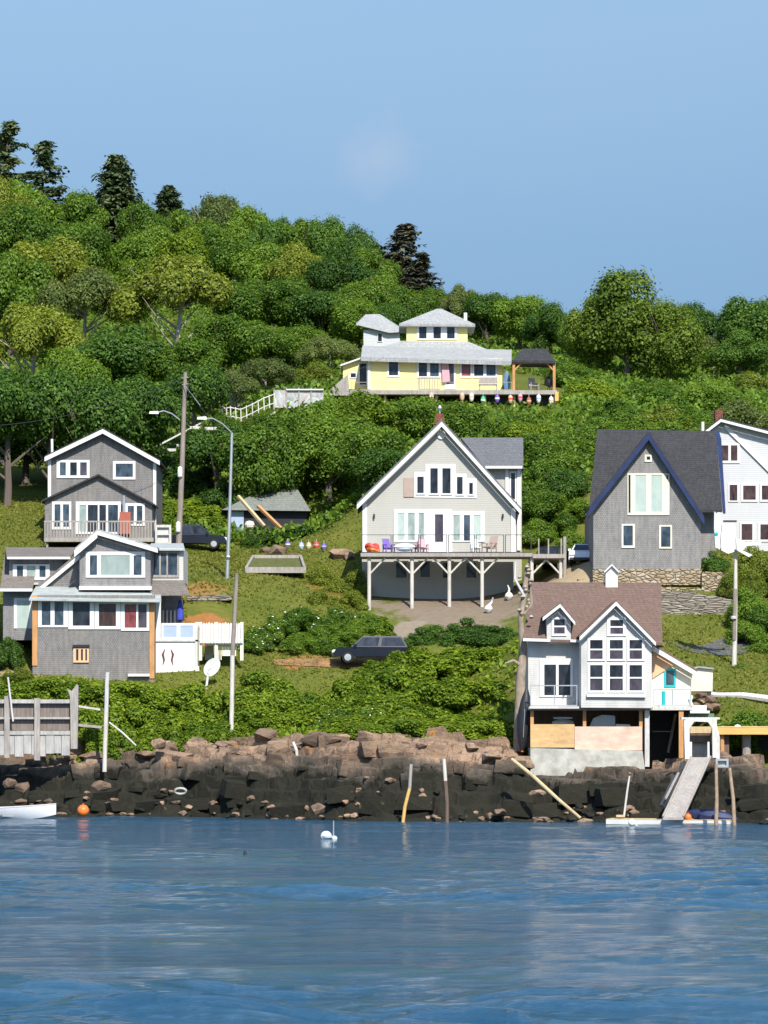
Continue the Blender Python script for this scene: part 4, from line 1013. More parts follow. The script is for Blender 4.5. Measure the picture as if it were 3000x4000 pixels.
for x, y, x2, y2, Y, lab in ((930,1938,1033,2056,287,'long yellow plank leaning in front of the shed'), (1007,1976,1098,2064,286.6,'orange plank leaning beside the longer yellow plank')):
    MB().tube([W(x,y,Y), W(x2,y2,Y-1.5)], .15, 4).thing('plank', M['tan_wood' if x < 1000 else 'orange_wood'], lab, 'plank')
MB().lathe(W(975,2050,286), [(.05,-.3),(.34,-.2),(.4,0),(.3,.25),(.05,.32)], 9).thing('lantern', M['offwhite'], 'round cream lantern standing in front of the shed', 'lantern')
def lobster_buoy(x, y, Y, ma, mb_, label, group, r=.17, L=.62, name='buoy'):
    t = thing(name, label, 'buoy', W(x,y+14,Y), group)
    c = W(x,y,Y)
    MB().lathe(c, [(.03,-L*.55),(r*.7,-L*.45),(r,-L*.15),(r,L*.1),(r*.8,L*.32),(.03,L*.45)], 10).part('body', M[ma], t, True)
    MB().lathe(c, [(r*1.03,-L*.10),(r*1.04,-L*.02),(r*1.03,L*.08)], 10).part('band', M[mb_], t, True)
    MB().tube([c+Vector((0,0,L*.4)), c+Vector((0,0,L*.75))], .02, 5).part('spindle', M['pale_wood'], t)
for x, y, a, b_, lab in ((1124,2126,'purple','white','purple and white buoy, first in the row by the boulders'), (1177,2131,'lightblue','white','pale blue and white buoy in the row by the boulders'), (1206,2131,'tan_wood','white','tan buoy in the row by the boulders'), (1236,2128,'red','pink','red buoy in the row by the boulders'), (1265,2134,'purple','lightblue','lavender and blue buoy, last in the row by the boulders')):
    lobster_buoy(x, y, G(x,y+13,262).y, a, b_, lab, 'buoys set out by the lawn boulders', .20, .58)
for x, y, a, b_, lab in ((1685,1548,'peach','white','peach buoy hanging left under the yellow house deck'), (1805,1548,'peach','pink','pink and peach buoy hanging under the yellow house deck'), (1842,1550,'buoy_white','peach','white buoy with peach band under the yellow house deck'), (1887,1562,'green','buoy_white','green ringed buoy hanging under the deck'), (1942,1556,'purple','buoy_white','purple and white buoy hanging under the deck'), (1994,1558,'peach','red','small peach buoy beside the tall deck post'), (2032,1552,'pink','red','pink buoy hanging under the pavilion'), (2066,1566,'terracotta','peach','brown-orange buoy hanging lowest under the pavilion'), (2104,1556,'buoy_white','lightblue','white buoy with pale blue band under the pavilion'), (2153,1564,'buoy_white','tan_wood','white buoy at the right end under the pavilion')):
    lobster_buoy(x, y, 314.35, a, b_, lab, 'buoys hanging below the yellow house deck', .20, .76)

# chairs and other things on the decks
def chair(label, px, py, Y, mat, rotz=0.0, group=None, s=1.0, name='deck_chair'):
    t = thing(name, label, 'chair', W(px,py,Y), group, local=True, rotz=rotz)
    t.scale = (s,s,s)
    MB().hexa([(-.28,-.35,.30),(.28,-.35,.30),(.28,.25,.22),(-.28,.25,.22),(-.28,-.35,.35),(.28,-.35,.35),(.28,.25,.27),(-.28,.25,.27)]).part('seat', M[mat], t)
    MB().hexa([(-.28,.22,.25),(.28,.22,.25),(.28,.28,.25),(-.28,.28,.25),(-.26,.50,.98),(.26,.50,.98),(.26,.55,.98),(-.26,.55,.98)]).part('backrest', M[mat], t)
    for x in (-.32, .32):
        MB().box(x-.05,x+.05,-.38,.30,.52,.56).part('armrest', M[mat], t)
        MB().box(x-.03,x+.03,-.34,-.26,0,.52).part('leg', M[mat], t); MB().box(x-.03,x+.03,.20,.28,0,.52).part('leg', M[mat], t)
chair('purple garden chair on the long deck left of the white door', 1518, 2158, 259.6, 'purple', .4)
chair('dark red garden chair just left of the white door on the deck', 1632, 2158, 260.2, 'pane_red', -.5)
chair('pink garden chair close to the white door on the deck', 1652, 2158, 259.2, 'pink', .2)
chair('brown garden chair at the right end of the railed deck', 1912, 2158, 259.8, 'shadebrown', -.6, s=1.2)
chair('white garden chair in front of the right-hand deck windows', 1860, 2158, 260.6, 'white', .3)
h = thing('inflatable_ring', 'red-orange inflatable heap at the left end of the long deck', 'inflatable', W(1453,2158,259.5))
a = W(1453,2136,259.5); mb = MB(); ps = [a+Vector((math.cos(t)*.36, math.sin(t)*.36, .12*math.sin(t*2))) for t in [2*math.pi*k/14 for k in range(15)]]
mb.tube(ps, .17, 8, False).part('ring', M['red'], h, True)
mb = MB(); mb.tube([q+Vector((.08,0,-.2)) for q in ps], .15, 8, False).part('lower_ring', M['orange'], h, True)
h = thing('paddle_boat', 'white and pale blue moulded boat lying on the deck', 'boat', W(1580,2158,259.3))
k_ = kayak(MB(), W(1540,2136,259.3), W(1622,2136,259.3), .42, .26).part('hull', M['buoy_white'], h, True)
kayak(MB(), W(1548,2146,259.1), W(1614,2146,259.1), .44, .16).part('keel', M['lightblue'], h, True)
for x, y, Y, lab in ((1908,2396,254.5,'pale long-necked garden ornament below the deck, nearer the bushes'), (1988,2346,256.5,'white long-necked garden ornament right of the last deck post')):
    b0 = G(x, y); t = thing('garden_ornament', lab, 'ornament', b0)
    k_ = MB().lathe(b0+Vector((0,0,.30)), [(.05,-.3),(.20,-.18),(.30,0),(.22,.2),(.06,.3)], 10).part('body', M['buoy_white'], t, True)
    MB().tube([b0+Vector((-.02,0,.5)), b0+Vector((.02 if x > 1950 else .25,0,.8)), b0+Vector((-.08 if x > 1950 else .30,-.05,1.05))], [.10,.07,.05], 7).part('neck', M['buoy_white'], t, True)
    MB().tube([b0+Vector((-.08 if x > 1950 else .30,-.05,1.05)), b0+Vector((-.10 if x > 1950 else .34,-.3,1.0))], [.05,.015], 6).part('beak', M['offwhite'], t)
h = thing('patio_umbrella', 'closed blue patio umbrella on the covered deck', 'umbrella', W(703,2500,247.5))
MB().tube([W(704,2500,247.5), W(704,2330,247.5)], .03, 6).part('pole', M['metal_dark'], h)
MB().lathe(W(704,2430,247.5), [(.05,0),(.26,.15),(.24,.6),(.17,1.1),(.12,1.25),(.14,1.35),(.04,1.55)], 10).part('canopy', M['blue'], h, True)
h = thing('satellite_dish', 'large white oval dish tilted beside the white basement wall', 'satellite dish', W(815,2650,243.5))
c = W(828,2606,243.5); mb = MB(); v, f = [], []
for j, (r, d_) in enumerate(((.02,.10),(.5,.07),(1,0),(1.02,.03),(.5,.11),(.02,.14))):
    for k in range(20):
        a = 2*math.pi*k/20; u = Vector((math.cos(a)*.46*r, 0, math.sin(a)*.66*r)); u = Matrix.Rotation(R(38),3,'Y')@u
        v.append(c+u+Vector((0,d_,0)))
for j in range(5):
    for k in range(20): f.append((j*20+k, j*20+(k+1) % 20, (j+1)*20+(k+1) % 20, (j+1)*20+k))
mb.add(v, f).part('reflector', M['white'], h, True)
MB().tube([c+Vector((-.25,.1,-.4)), Vector((c.x-.4, c.y+.1, gz(c.x-.4, c.y+.1)-.1))], [.09,.07], 8).part('mount', M['white'], h)
MB().tube([c+Vector((-.3,-.02,-.35)), c+Vector((-.05,-.45,-.05))], .025, 5).part('feed_arm', M['metal'], h)
h = thing('flat_screen', 'small cream box with a grey front beside the cottage lean-to', 'shed', W(2740,2695,226))
MB().prism([(2698,2700),(2698,2612),(2730,2604),(2785,2610),(2783,2700)], 226, 228).part('wall', M['offwhite'], h)
MB().prism([(2694,2613),(2730,2602),(2789,2609),(2789,2615),(2730,2608),(2694,2619)], 225.8, 228.2).part('roof', M['roof_light'], h)
h.name = 'garden_shed'

# fence and stair rail on the path below the yellow house
h = thing('painted_fence', 'white board fence with coloured painted patches left of the yellow house', 'fence', W(1170,1595,311))
for k, (x0, x1, y0, y1) in enumerate(((1070,1118,1524,1592),(1119,1166,1521,1594),(1167,1214,1520,1594),(1215,1264,1521,1590))):
    MB().pbox(x0,y0,x1,y1,311,311.12).part('board_panel', M['mural'], h)
    MB().pbox(x0-2,y0-6,x0+3,y1+10,310.9,310.99).part('post', M['grey_wood'], h)
MB().pbox(1118,1519,1264,1524,310.8,310.98).part('rail', M['white'], h)
h = thing('stair_railing', 'white wooden stair railing stepping down the slope left of the painted fence', 'railing', W(960,1640,309))
pts = [(1072,1540),(1030,1556),(985,1580),(940,1600),(900,1592),(868,1596)]
MB().tube([W(x,y,309) for x, y in pts], .06, 5).part('top_rail', M['pale_paint'], h)
MB().tube([W(x,y+34,309) for x, y in pts], .05, 5).part('lower_rail', M['pale_paint'], h)
for k, (x, y) in enumerate([(1072,1540),(1051,1548),(1030,1556),(1008,1568),(985,1580),(962,1590),(940,1600),(920,1596),(900,1592),(884,1594),(868,1596)]):
    MB().tube([W(x,y-6,308.95), W(x+2,y+46,308.95)], .05, 5).part('baluster', M['pale_paint'], h)
MB().prism([(985,1662),(1075,1606),(1075,1614),(985,1672)], 308.5, 309.5).part('stair_string', M['white'], h)
h = thing('garden_steps', 'pale wooden steps climbing the slope behind the two lamp poles', 'steps', W(700,1780,303))
for k, (x, y) in enumerate(((640,1752),(690,1735),(735,1715),(775,1695),(800,1668))):
    MB().pbox(x,y,x+46,y+11,303+k*.6,304+k*.6).part('tread', M['pale_wood'], h)
MB().tube([W(610,1745,302.8), W(790,1650,305.5)], .07, 5).part('handrail', M['pale_wood'], h)
MB().pbox(742,1665,784,1676,304,304.4).part('landing_board', M['offwhite'], h)
MB().prism([(1267,1545),(1300,1512),(1359,1462),(1366,1545)], 316.5, 319).thing('ramp', M['grey_wood'], 'grey-brown plank ramp at the left end of the yellow house deck', 'ramp')
h = thing('surfboard', 'blue surfboard standing against the wall under the yellow house roof end', 'surfboard', W(1980,1526,316.8))
kayak(MB(), W(1980,1530,316.8), W(1979,1450,316.9), .08, .32).part('board', plain('slate_blue_board', (.10,.19,.30), .5), h, True)
h = thing('garden_bench', 'grey bench under the right-hand windows of the yellow house', 'bench', W(1906,1521,316.4))
MB().pbox(1870,1498,1943,1503,316.2,316.9).part('seat', M['grey_wood'], h); MB().pbox(1870,1474,1943,1496,316.9,317.0).part('backrest', M['grey_wood'], h)
for x in (1872, 1938): MB().pbox(x,1504,x+4,1523,316.3,316.8).part('leg', M['grey_wood'], h)
MB().prism([(1726,1424),(1742,1410),(1752,1416),(1758,1490),(1728,1492)], 317.7, 317.78).thing('hanging_towel', M['pink'], 'pink towel hanging by the yellow house door', 'towel')
chair('grey chair in the pavilion on the hill', 2084, 1524, 316.6, 'grey_wood', .3, s=1.1)
h = thing('barbecue_grill', 'black barbecue grill by the right post of the pavilion', 'grill', W(2146,1524,316.6))
MB().lathe(W(2146,1492,316.6), [(.05,-.45),(.36,-.3),(.44,0),(.36,.3),(.05,.45)], 12).part('bowl', M['black_rubber'], h, True)
for dx in (-9, 0, 9): MB().tube([W(2146+dx*.4,1508,316.6), W(2146+dx,1525,316.6)], .03, 5).part('leg', M['metal_dark'], h)

# stored things under the cottage
h = thing('dinghy', 'white upturned dinghy stored under the cottage floor', 'boat', W(2198,2836,222))
k_ = kayak(MB(), W(2156,2822,222.5), W(2242,2822,222.5), .5, .24).part('hull', M['hull'], h, True)
MB().pbox(2163,2801,2236,2808,222.4,223).part('cover', M['metal'], h)
MB().prism([(2300,2845),(2318,2806),(2352,2792),(2402,2796),(2404,2845)], 222.5, 223.2).thing('covered_boat', M['metal'], 'grey covered boat shape stored under the cottage bay', 'boat')
h = thing('storage_tub', 'cream lidded tub resting on the pink plywood', 'tub', W(2435,2840,221))
MB().prism([(2402,2842),(2408,2828),(2460,2830),(2464,2842)], 221, 221.7).part('tub', M['offwhite'], h)

# ------------------------------------------------------------------ landing place on the right
h = thing('landing_steps', 'white concrete landing steps right of the cottage porch', 'steps', W(2735,2795,221))
MB().pbox(2700,2755,2760,2775,221,223.5).part('tread', M['white'], h); MB().pbox(2696,2776,2772,2786,220.4,223.5).part('tread', M['white'], h)
MB().tube([W(2702,2756,221), W(2694,2738,221), W(2700,2722,221.5)], .12, 8).part('railing_end', M['white'], h)
MB().pbox(2690,2787,2790,2806,220.8,223).part('plinth', plain('mossy_green_boards', (.12,.19,.13), .9), h)
h = thing('garden_arch', 'weathered white wooden arch at the head of the gangway', 'arch', W(2740,2965,215.5))
MB().prism([(2676,2965),(2672,2816),(2690,2802),(2800,2806),(2802,2960),(2784,2960),(2782,2845),(2766,2820),(2712,2818),(2694,2845),(2694,2965)], 212.3, 212.7).part('frame', M['pale_paint'], h)
MB().pbox(2662,2802,2812,2810,215.2,216.2).part('crossbeam', M['pale_paint'], h)
MB().prism([(2786,2966),(2788,2830),(2800,2830),(2812,2880),(2812,2966)], 212.75, 213.0).part('side_lattice', M['pale_wood'], h)
h = thing('wharf', 'small wharf with a bright yellow timber edge beam over a dark void', 'wharf', W(2900,2960,216))
MB().pbox(2786,2842,3200,2869,216.4,217.2).part('edge_beam', M['yellow_beam'], h)
MB().pbox(2800,2837,3200,2841,216.9,222).part('deck', M['tan_wood'], h)
MB().pbox(2860,2870,3200,3000,221,221.4).part('wharf_void_shade', M['dark_parts_and_shade'], h)  # near-black sheet in place of the shade beneath the wharf
MB().tube([W(2916,2985,217.4), W(2916,2870,217.4)], .26, 10).part('pile', M['grey_wood'], h)
MB().pbox(2812,2862,2848,2985,217.0,217.5).part('pile', M['brown_wood'], h); MB().tube([W(2822,2985,216.8), W(2820,2862,216.8)], .13, 8).part('pile', M['orange_wood'], h)
MB().pbox(2696,2838,2782,2864,217.2,217.4).part('board_wall', M['tan_wood'], h); MB().pbox(2696,2868,2782,2900,217.25,217.45).part('board_wall', M['brown_wood'], h)
MB().pbox(2706,2902,2764,2965,217.6,217.8).part('gate', M['grey_wood'], h)
for x in (2694, 2764): MB().pbox(x,2898,x+9,2968,212.8,213.0).part('gate_post', M['white'], h)
MB().lathe(W(2881,2840,217.5), [(.05,-.08),(.20,-.02),(.17,.1),(.04,.15)], 9).thing('mooring_float', M['buoy_white'], 'white round float lying on the yellow wharf beam', 'float')
h = thing('gangway', 'grey wooden gangway sloping from the arch down to the float', 'gangway', W(2630,3195,209))
a, b_, c, d = W(2589,3193,206.3), W(2669,3193,206.3), W(2776,2958,212.6), W(2698,2958,212.6)
dn = Vector((0,0,-.14))
MB().hexa([a+dn,b_+dn,c+dn,d+dn,a,b_,c,d]).part('walkway', M['grey_wood'], h)
for e, f_ in ((a,d),(b_,c)):
    MB().tube([e+Vector((0,0,.05)), f_+Vector((0,0,.05))], .06, 6).part('side_rail', M['grey_wood'], h)
h = thing('ramp_board', 'dark grey second ramp board lying left of the gangway', 'ramp', W(2590,3180,210))
MB().tube([W(2586,3150,207.2), W(2640,3040,210), W(2672,2985,212.6)], [.16,.22,.24], 4).part('board', M['metal_dark'], h)
MB().tube([W(2600,3120,206.9), W(2650,3020,210.2)], .07, 5).part('side_rail', M['grey_wood'], h)
fl = thing('float_dock', 'thin white-edged floating dock lying on the water at the foot of the gangway', 'dock', W(2600,3208,208))
a, b_ = W(2368,3198,209), W(2842,3216,207.4)
P = [Vector((a.x,209.2,.03)), Vector((b_.x,205.8,.03)), Vector((b_.x+.4,208.6,.03)), Vector((a.x+.5,211.6,.03))]
U = Vector((0,0,.24))
MB().hexa(P+[q+U for q in P]).part('edge', M['white'], fl)
MB().hexa([q+U+Vector((0,.04,.003)) for q in P]+[q+U+Vector((0,.04,.05)) for q in P]).part('decking', M['tan_wood'], fl)
h = thing('canoe', 'navy covered canoe lying on the floating dock behind the pilings', 'canoe', W(2770,3200,207.6))
kayak(MB(), W(2676,3176,208.2), W(2880,3200,207.6), .40, .40).part('hull', M['navy'], h, True)
h = thing('mooring_buoy', 'orange ball buoy on the floating dock right of the gangway foot', 'buoy', W(2687,3206,207.2))
MB().ball(W(2687,3192,207.2), .21).part('ball', M['orange'], h, True); MB().lathe(W(2687,3178,207.2), [(.05,0),(.05,.07)], 8).part('eye', M['red'], h)
h = thing('mooring_buoy', 'white ball buoy floating just in front of the floating dock', 'buoy', W(2468,3222,205))
MB().ball(W(2468,3214,205), .20).part('ball', M['buoy_white'], h, True); MB().tube([W(2480,3218,204.9), W(2490,3226,204.6)], .03, 5).part('line', M['white'], h)
h = thing('dock_post', 'thin pale leaning post at the left part of the floating dock', 'post', W(2438,3190,209.4))
MB().tube([W(2437,3192,209.4), W(2450,3090,209.6), W(2461,3019,209.8)], [.06,.06,.045], 7).part('post', M['pole_light'], h)
MB().lathe(W(2461,3024,209.7), [(.02,-.05),(.09,0),(.02,.05)], 7).part('cap', M['metal_dark'], h)
MB().pbox(2408,3184,2440,3192,209.2,210).part('foot', M['tan_wood'], h)
for pts, lab in (([(2796,3256),(2800,3120),(2797,2985)], 'left of the two tall weathered pilings standing in the water by the dock'), ([(2870,3260),(2864,3120),(2850,3000)], 'right of the two tall weathered pilings standing in the water by the dock')):
    h = thing('piling', lab, 'piling', W(*pts[0],204.5), 'pilings by the floating dock')
    y2 = 204.5
    MB().tube([W(pts[0][0],pts[0][1]+10,y2), W(*pts[1],y2), W(*pts[2],y2+.3)], [.12,.105,.09], 9).part('pole', M['piling'], h, True)
    MB().tube([W(pts[0][0],pts[0][1]+10,y2), W((pts[0][0]*.75+pts[1][0]*.25),3226,y2)], [.13,.128], 9).part('weed_band', M['brown_wood'], h, True)
h = thing('crate', 'pale grey fish crate bridging the tops of the two pilings', 'crate', W(2820,2998,206))
frame_mesh(MB(), 2796,2964,2846,2998, [(2804,2972,2838,2990)], 205.2, 205.4).part('rim', M['metal'], h)
MB().pbox(2800,2968,2842,2996,205.42,206.2).part('tray', M['concrete'], h)
def pile(pts, Y, r, mats, lab, name='piling', cat='piling', group=None):
    h = thing(name, lab, cat, W(*pts[0],Y), group)
    k = len(pts)//2
    MB().tube([W(x,y,Y) for x, y in pts[:k+1]], r, 8).part('lower_pole', M[mats[0]], h, True)
    MB().tube([W(x,y,Y+.02) for x, y in pts[k:]], r*.97, 8).part('upper_pole', M[mats[1]], h, True)
pile([(1574,3214),(1582,3150),(1600,3080),(1606,2985)], 214.5, .10, ('yellow_beam','grey_wood'), 'thin yellowish piling at the foot of the dark rocks')
pile([(1746,3226),(1746,3130),(1740,3050),(1734,2965)], 213.5, .11, ('brown_wood','pole_light'), 'dark-footed piling standing at the water edge below the cottage')
pile([(1166,3030),(1162,2980),(1158,2930),(1144,2898)], 226, .09, ('pole_light','white'), 'short bent white stake on the rocks', 'stake', 'stake')
pile([(408,3015),(411,2900),(415,2780),(419,2626)], 230.5, .14, ('pole_light','pale_wood'), 'tall silvery pole right of the timber bulkhead', 'mooring_pole', 'pole')
MB().tube([W(2268,3196,211.8), W(2180,3122,212.4), W(2080,3030,213.2), W(2000,2966,214.6)], [.08,.10,.11,.10], 8).thing('log', M['tan_wood'], 'long curved pale log leaning down the dark rocks into the water', 'log', smooth=True)
MB().tube([W(532,2913,231), W(478,2862,231.5), W(427,2822,232)], [.05,.06,.05], 6).thing('driftwood_stick', M['pale_wood'], 'pale stick leaning from the silvery pole onto the rocks', 'stick')
MB().tube([W(2715,2702,227), W(2800,2716,226.5), W(2903,2717,226), W(3080,2742,225.5)], [.18,.17,.2,.28], 8).thing('driftwood_log', M['pale_wood'], 'long bleached driftwood log above the wharf', 'log', smooth=True)
h = thing('mooring_buoy', 'white ball buoy with a blue stripe and a thin staff, alone on the water', 'buoy', W(1275,3290,181))
MB().ball(W(1274,3268,181), .28).part('ball', M['buoy_white'], h, True)
MB().lathe(W(1280,3268,180.9), [(.27,-.06),(.285,0),(.27,.06)], 14).part('stripe', M['lightblue'], h, True)
MB().ball(W(1307,3275,180.7), .13).part('pickup_float', M['buoy_white'], h, True); MB().tube([W(1303,3275,180.7), W(1303,3206,180.7)], .03, 6).part('staff', M['metal'], h)
h = thing('mooring_buoy', 'orange ball buoy floating right of the white skiff', 'buoy', W(325,3190,224))
MB().ball(W(325,3166,224), .36).part('ball', M['orange'], h, True); MB().lathe(W(325,3143,224), [(.06,0),(.06,.08)], 8).part('eye', M['red'], h)
MB().lathe(W(957,3338,156), [(.03,-.1),(.09,-.02),(.06,.10),(.02,.2)], 8).thing('pot_buoy', M['black_rubber'], 'tiny dark pot buoy on the open water', 'buoy', smooth=True)
h = thing('old_tyre', 'pale grey tyre fender lying in the weed on the dark rocks', 'tyre', W(705,3095,223.5))
c = W(705,3090,223.3); MB().tube([c+Vector((math.cos(t)*.34, -.1*math.sin(t), math.sin(t)*.17)) for t in [2*math.pi*k/14 for k in range(15)]], .07, 6, False).part('ring', M['concrete'], h, True)

# skiff
def skiff(root, L, B, H, mat):
    """Open boat, bow at +x."""
    n = 14; v, f = [], []
    sec = lambda t: (B/2*(1-max(0,(t-.35)/.65)**2.2)+.02, H*(.78+.32*t*t), .10*max(0,(t-.6)/.4)**2*3)
    for i in range(n):
        t = i/(n-1); b, g, k = sec(t); x = -L/2+L*t
        ring = [(x,-b,g),(x,-b*.86,g*.45+k*.5),(x,-b*.45,.02+k),(x,b*.45,.02+k),(x,b*.86,g*.45+k*.5),(x,b,g),(x,b*.9,g),(x,b*.72,g*.5),(x,b*.38,.10+k),(x,-b*.38,.10+k),(x,-b*.72,g*.5),(x,-b*.9,g)]
        v += ring
    m_ = 12
    for i in range(n-1):
        for k in range(m_): f.append((i*m_+k, i*m_+(k+1) % m_, (i+1)*m_+(k+1) % m_, (i+1)*m_+k))
    f += [tuple(range(m_)), tuple(range((n-1)*m_, n*m_))]
    hull = MB().add(v, f).part('hull', mat, root, True)
    for s in (-1, 1):
        MB().tube([(-L/2+L*t, s*(sec(t)[0]-.01), sec(t)[1]+.02) for t in [k/10 for k in range(11)]], .035, 6).part('gunwale', M['pale_wood'], root)
    for t in (.25, .55): MB().box(-L/2+L*t-.12,-L/2+L*t+.12,-sec(t)[0]*.8,sec(t)[0]*.8,H*.55,H*.60).part('thwart', M['pale_wood'], root)
    return hull
c = W(40,3172,225)
h = thing('skiff', 'white open skiff moored at the left edge of the photo below the bulkhead', 'boat', (c.x, 225, -.08), local=True, rotz=R(-3))
hull = skiff(h, 5.6, 1.7, .86, M['hull'])
MB().box(-.35,.35,-.80,-.775,.20,.34).part('registration_mark', M['metal'], hull)

# ------------------------------------------------------------------ timber bulkhead at the left
h = thing('timber_bulkhead', 'weathered timber bulkhead of posts, beams and pale lower planks, at the left above the rocks', 'bulkhead', W(150,2950,231))
for x0, x1, y0, y1 in ((17,37,2719,2960),(134,156,2727,2970)): MB().pbox(x0,y0,x1,y1,230.8,231.1).part('post', M['grey_wood'], h)
MB().prism([(276,2925),(274,2720),(262,2690),(280,2700),(300,2672),(306,2680),(302,2925)], 230.7, 231.1).part('post', M['grey_wood'], h)
for x0, x1 in ((38,133),(157,274),(-110,16)):
    MB().pbox(x0,2732,x1,2747,230.9,231.1).part('beam', M['bulkhead'], h)
    MB().pbox(x0,2801,x1,2809,230.9,231.1).part('beam', M['bulkhead'], h)
    MB().pbox(x0,2855,x1,2870,230.85,231.1).part('beam', M['bulkhead'], h)
    MB().pbox(x0,2748,x1,2854,231.2,231.3).part('back_planks', M['brown_plank'], h)
rk = random.Random(2)
x = -100
while x < 272:
    wd = rk.uniform(26,36)
    MB().pbox(x,2871,min(x+wd-1.5,273),2944+rk.uniform(-4,12),230.9+rk.uniform(0,.05),231.1).part('plank', M['bulkhead'], h); x += wd
MB().tube([W(31,2645,230.6), W(51,2818,230.5)], .06, 6).thing('boathook_pole', M['pale_wood'], 'thin pale pole leaning on the timber bulkhead', 'pole')
MB().hexa([W(300,2762,232.2),W(395,2776,232.2),W(395,2776,233.2),W(300,2762,233.2),W(300,2754,232.2),W(395,2768,232.2),W(395,2768,233.2),W(300,2754,233.2)]).thing('plank', M['pale_wood'], 'pale plank lying between the bulkhead and the silvery pole', 'plank')
MB().prism([(292,2836),(292,2826),(402,2836),(402,2846)], 231.2, 231.6).thing('plank', M['grey_wood'], 'grey plank wedged low between the bulkhead and the silvery pole', 'plank')

# ------------------------------------------------------------------ boulders
def boulder(seed, n=26):
    g = np.random.RandomState(seed)
    p = g.normal(size=(n,3)); p /= np.linalg.norm(p,axis=1)[:,None]; p *= g.uniform(.8,1.1,(n,1))
    bm = bmesh.new()
    for q in p: bm.verts.new(q)
    r = bmesh.ops.convex_hull(bm, input=bm.verts)
    bmesh.ops.delete(bm, geom=[e for e in r['geom_interior'] if isinstance(e, bmesh.types.BMVert)], context='VERTS')
    m = bpy.data.meshes.new('boulder'); bm.to_mesh(m); bm.free()
    return m
BM = [boulder(s) for s in range(8)]
for m in BM: m.materials.append(M['rock'])
M['rock_dry'] = mat_rock('dry_fieldstone', False)
BD = [boulder(s+20) for s in range(4)]
for m in BD: m.materials.append(M['rock_dry'])
def rock(loc, s, label, group, k, rz, dry=False):
    o = bpy.data.objects.new('boulder', (BD if dry else BM)[k % (4 if dry else 8)]); link(o)
    o.location = loc; o.scale = s; o.rotation_euler = (0, 0, rz)
    return tag(o, label, 'boulder', group)
for x, y, r, lab in ((985,2110,.75,'large grey boulder below the leaning planks'), (1040,2140,.5,'rounded grey boulder between large boulder and buoys'), (1085,2152,.75,'wide grey boulder just left of the buoys'), (1330,2158,.85,'broad brown boulder right of the buoys'), (1365,2165,.5,'small boulder nearest the gabled house wall'), (1150,2158,.4,'low dark boulder under the buoys')):
    rock(G(x,y+18,262)+Vector((0,0,r*.3)), (r*1.3,r,r*.75), lab, None, int(x), x*.3, True)
rk = random.Random(11)
lower = upper = 0
for k in range(290):        # loose stones along the foot and the brow of the ledge
    px = rk.uniform(-60, 3060)
    low = k < 245
    v_ = rk.uniform(.1, 1.6) if low else rk.uniform(4.5, 7.5)
    X = (px-CX)*218/F; Y = edgeY(X)+v_
    if not low and 2060 < px < 2700: continue
    s = rk.uniform(.10, .34) if low else rk.uniform(.3, .8)
    rock((X, Y, shore_z(X, Y)+s*.2), (s*rk.uniform(1,1.8), s*rk.uniform(.8,1.2), s*rk.uniform(.5,.85)),
         'loose stone among the dark weed along the waterline' if low else 'brown angular boulder on the brow of the shore ledge',
         'loose stones along the waterline' if low else 'boulders on the brow of the shore ledge', k, rk.uniform(0,6), low and k % 5 < 3)
for x, y, Y, s, lab in ((90,3075,228.6,(.55,.4,.5),'pale yellowish boulder above the skiff bow'), (40,3060,228.8,(.45,.4,.4),'yellowish boulder at the far left above the skiff'), (395,3070,226.5,(.7,.45,.35),'yellow weed-covered rock at the foot of the silvery pole'), (620,2905,230,(.55,.45,.45),'rust-orange boulder under the hedge'), (1530,2930,222,(.5,.4,.5),'reddish rock with white patches on the brow of the ledge'), (2100,3098,215.4,(.5,.35,.25),'pale rock in the dark weed right of the pilings'), (1950,3170,214.5,(1.0,.4,.25),'long flat pale rock at the waterline'), (1240,3160,217.5,(.6,.4,.45),'pale ringed rock at the waterline')):
    o = rock(W(x,y,Y), s, lab, None, int(x), x*.7, True)
for k, (x, y) in enumerate(((2720,2760),(2742,2740),(2760,2765),(2738,2715),(2775,2735),(2790,2760))):
    rock(W(x,y,225-.004*(y-2700)), (.5,.4,.28), 'tan stone in the pile behind the landing steps', 'stone pile behind the landing steps', k+3, k*1.3, True)

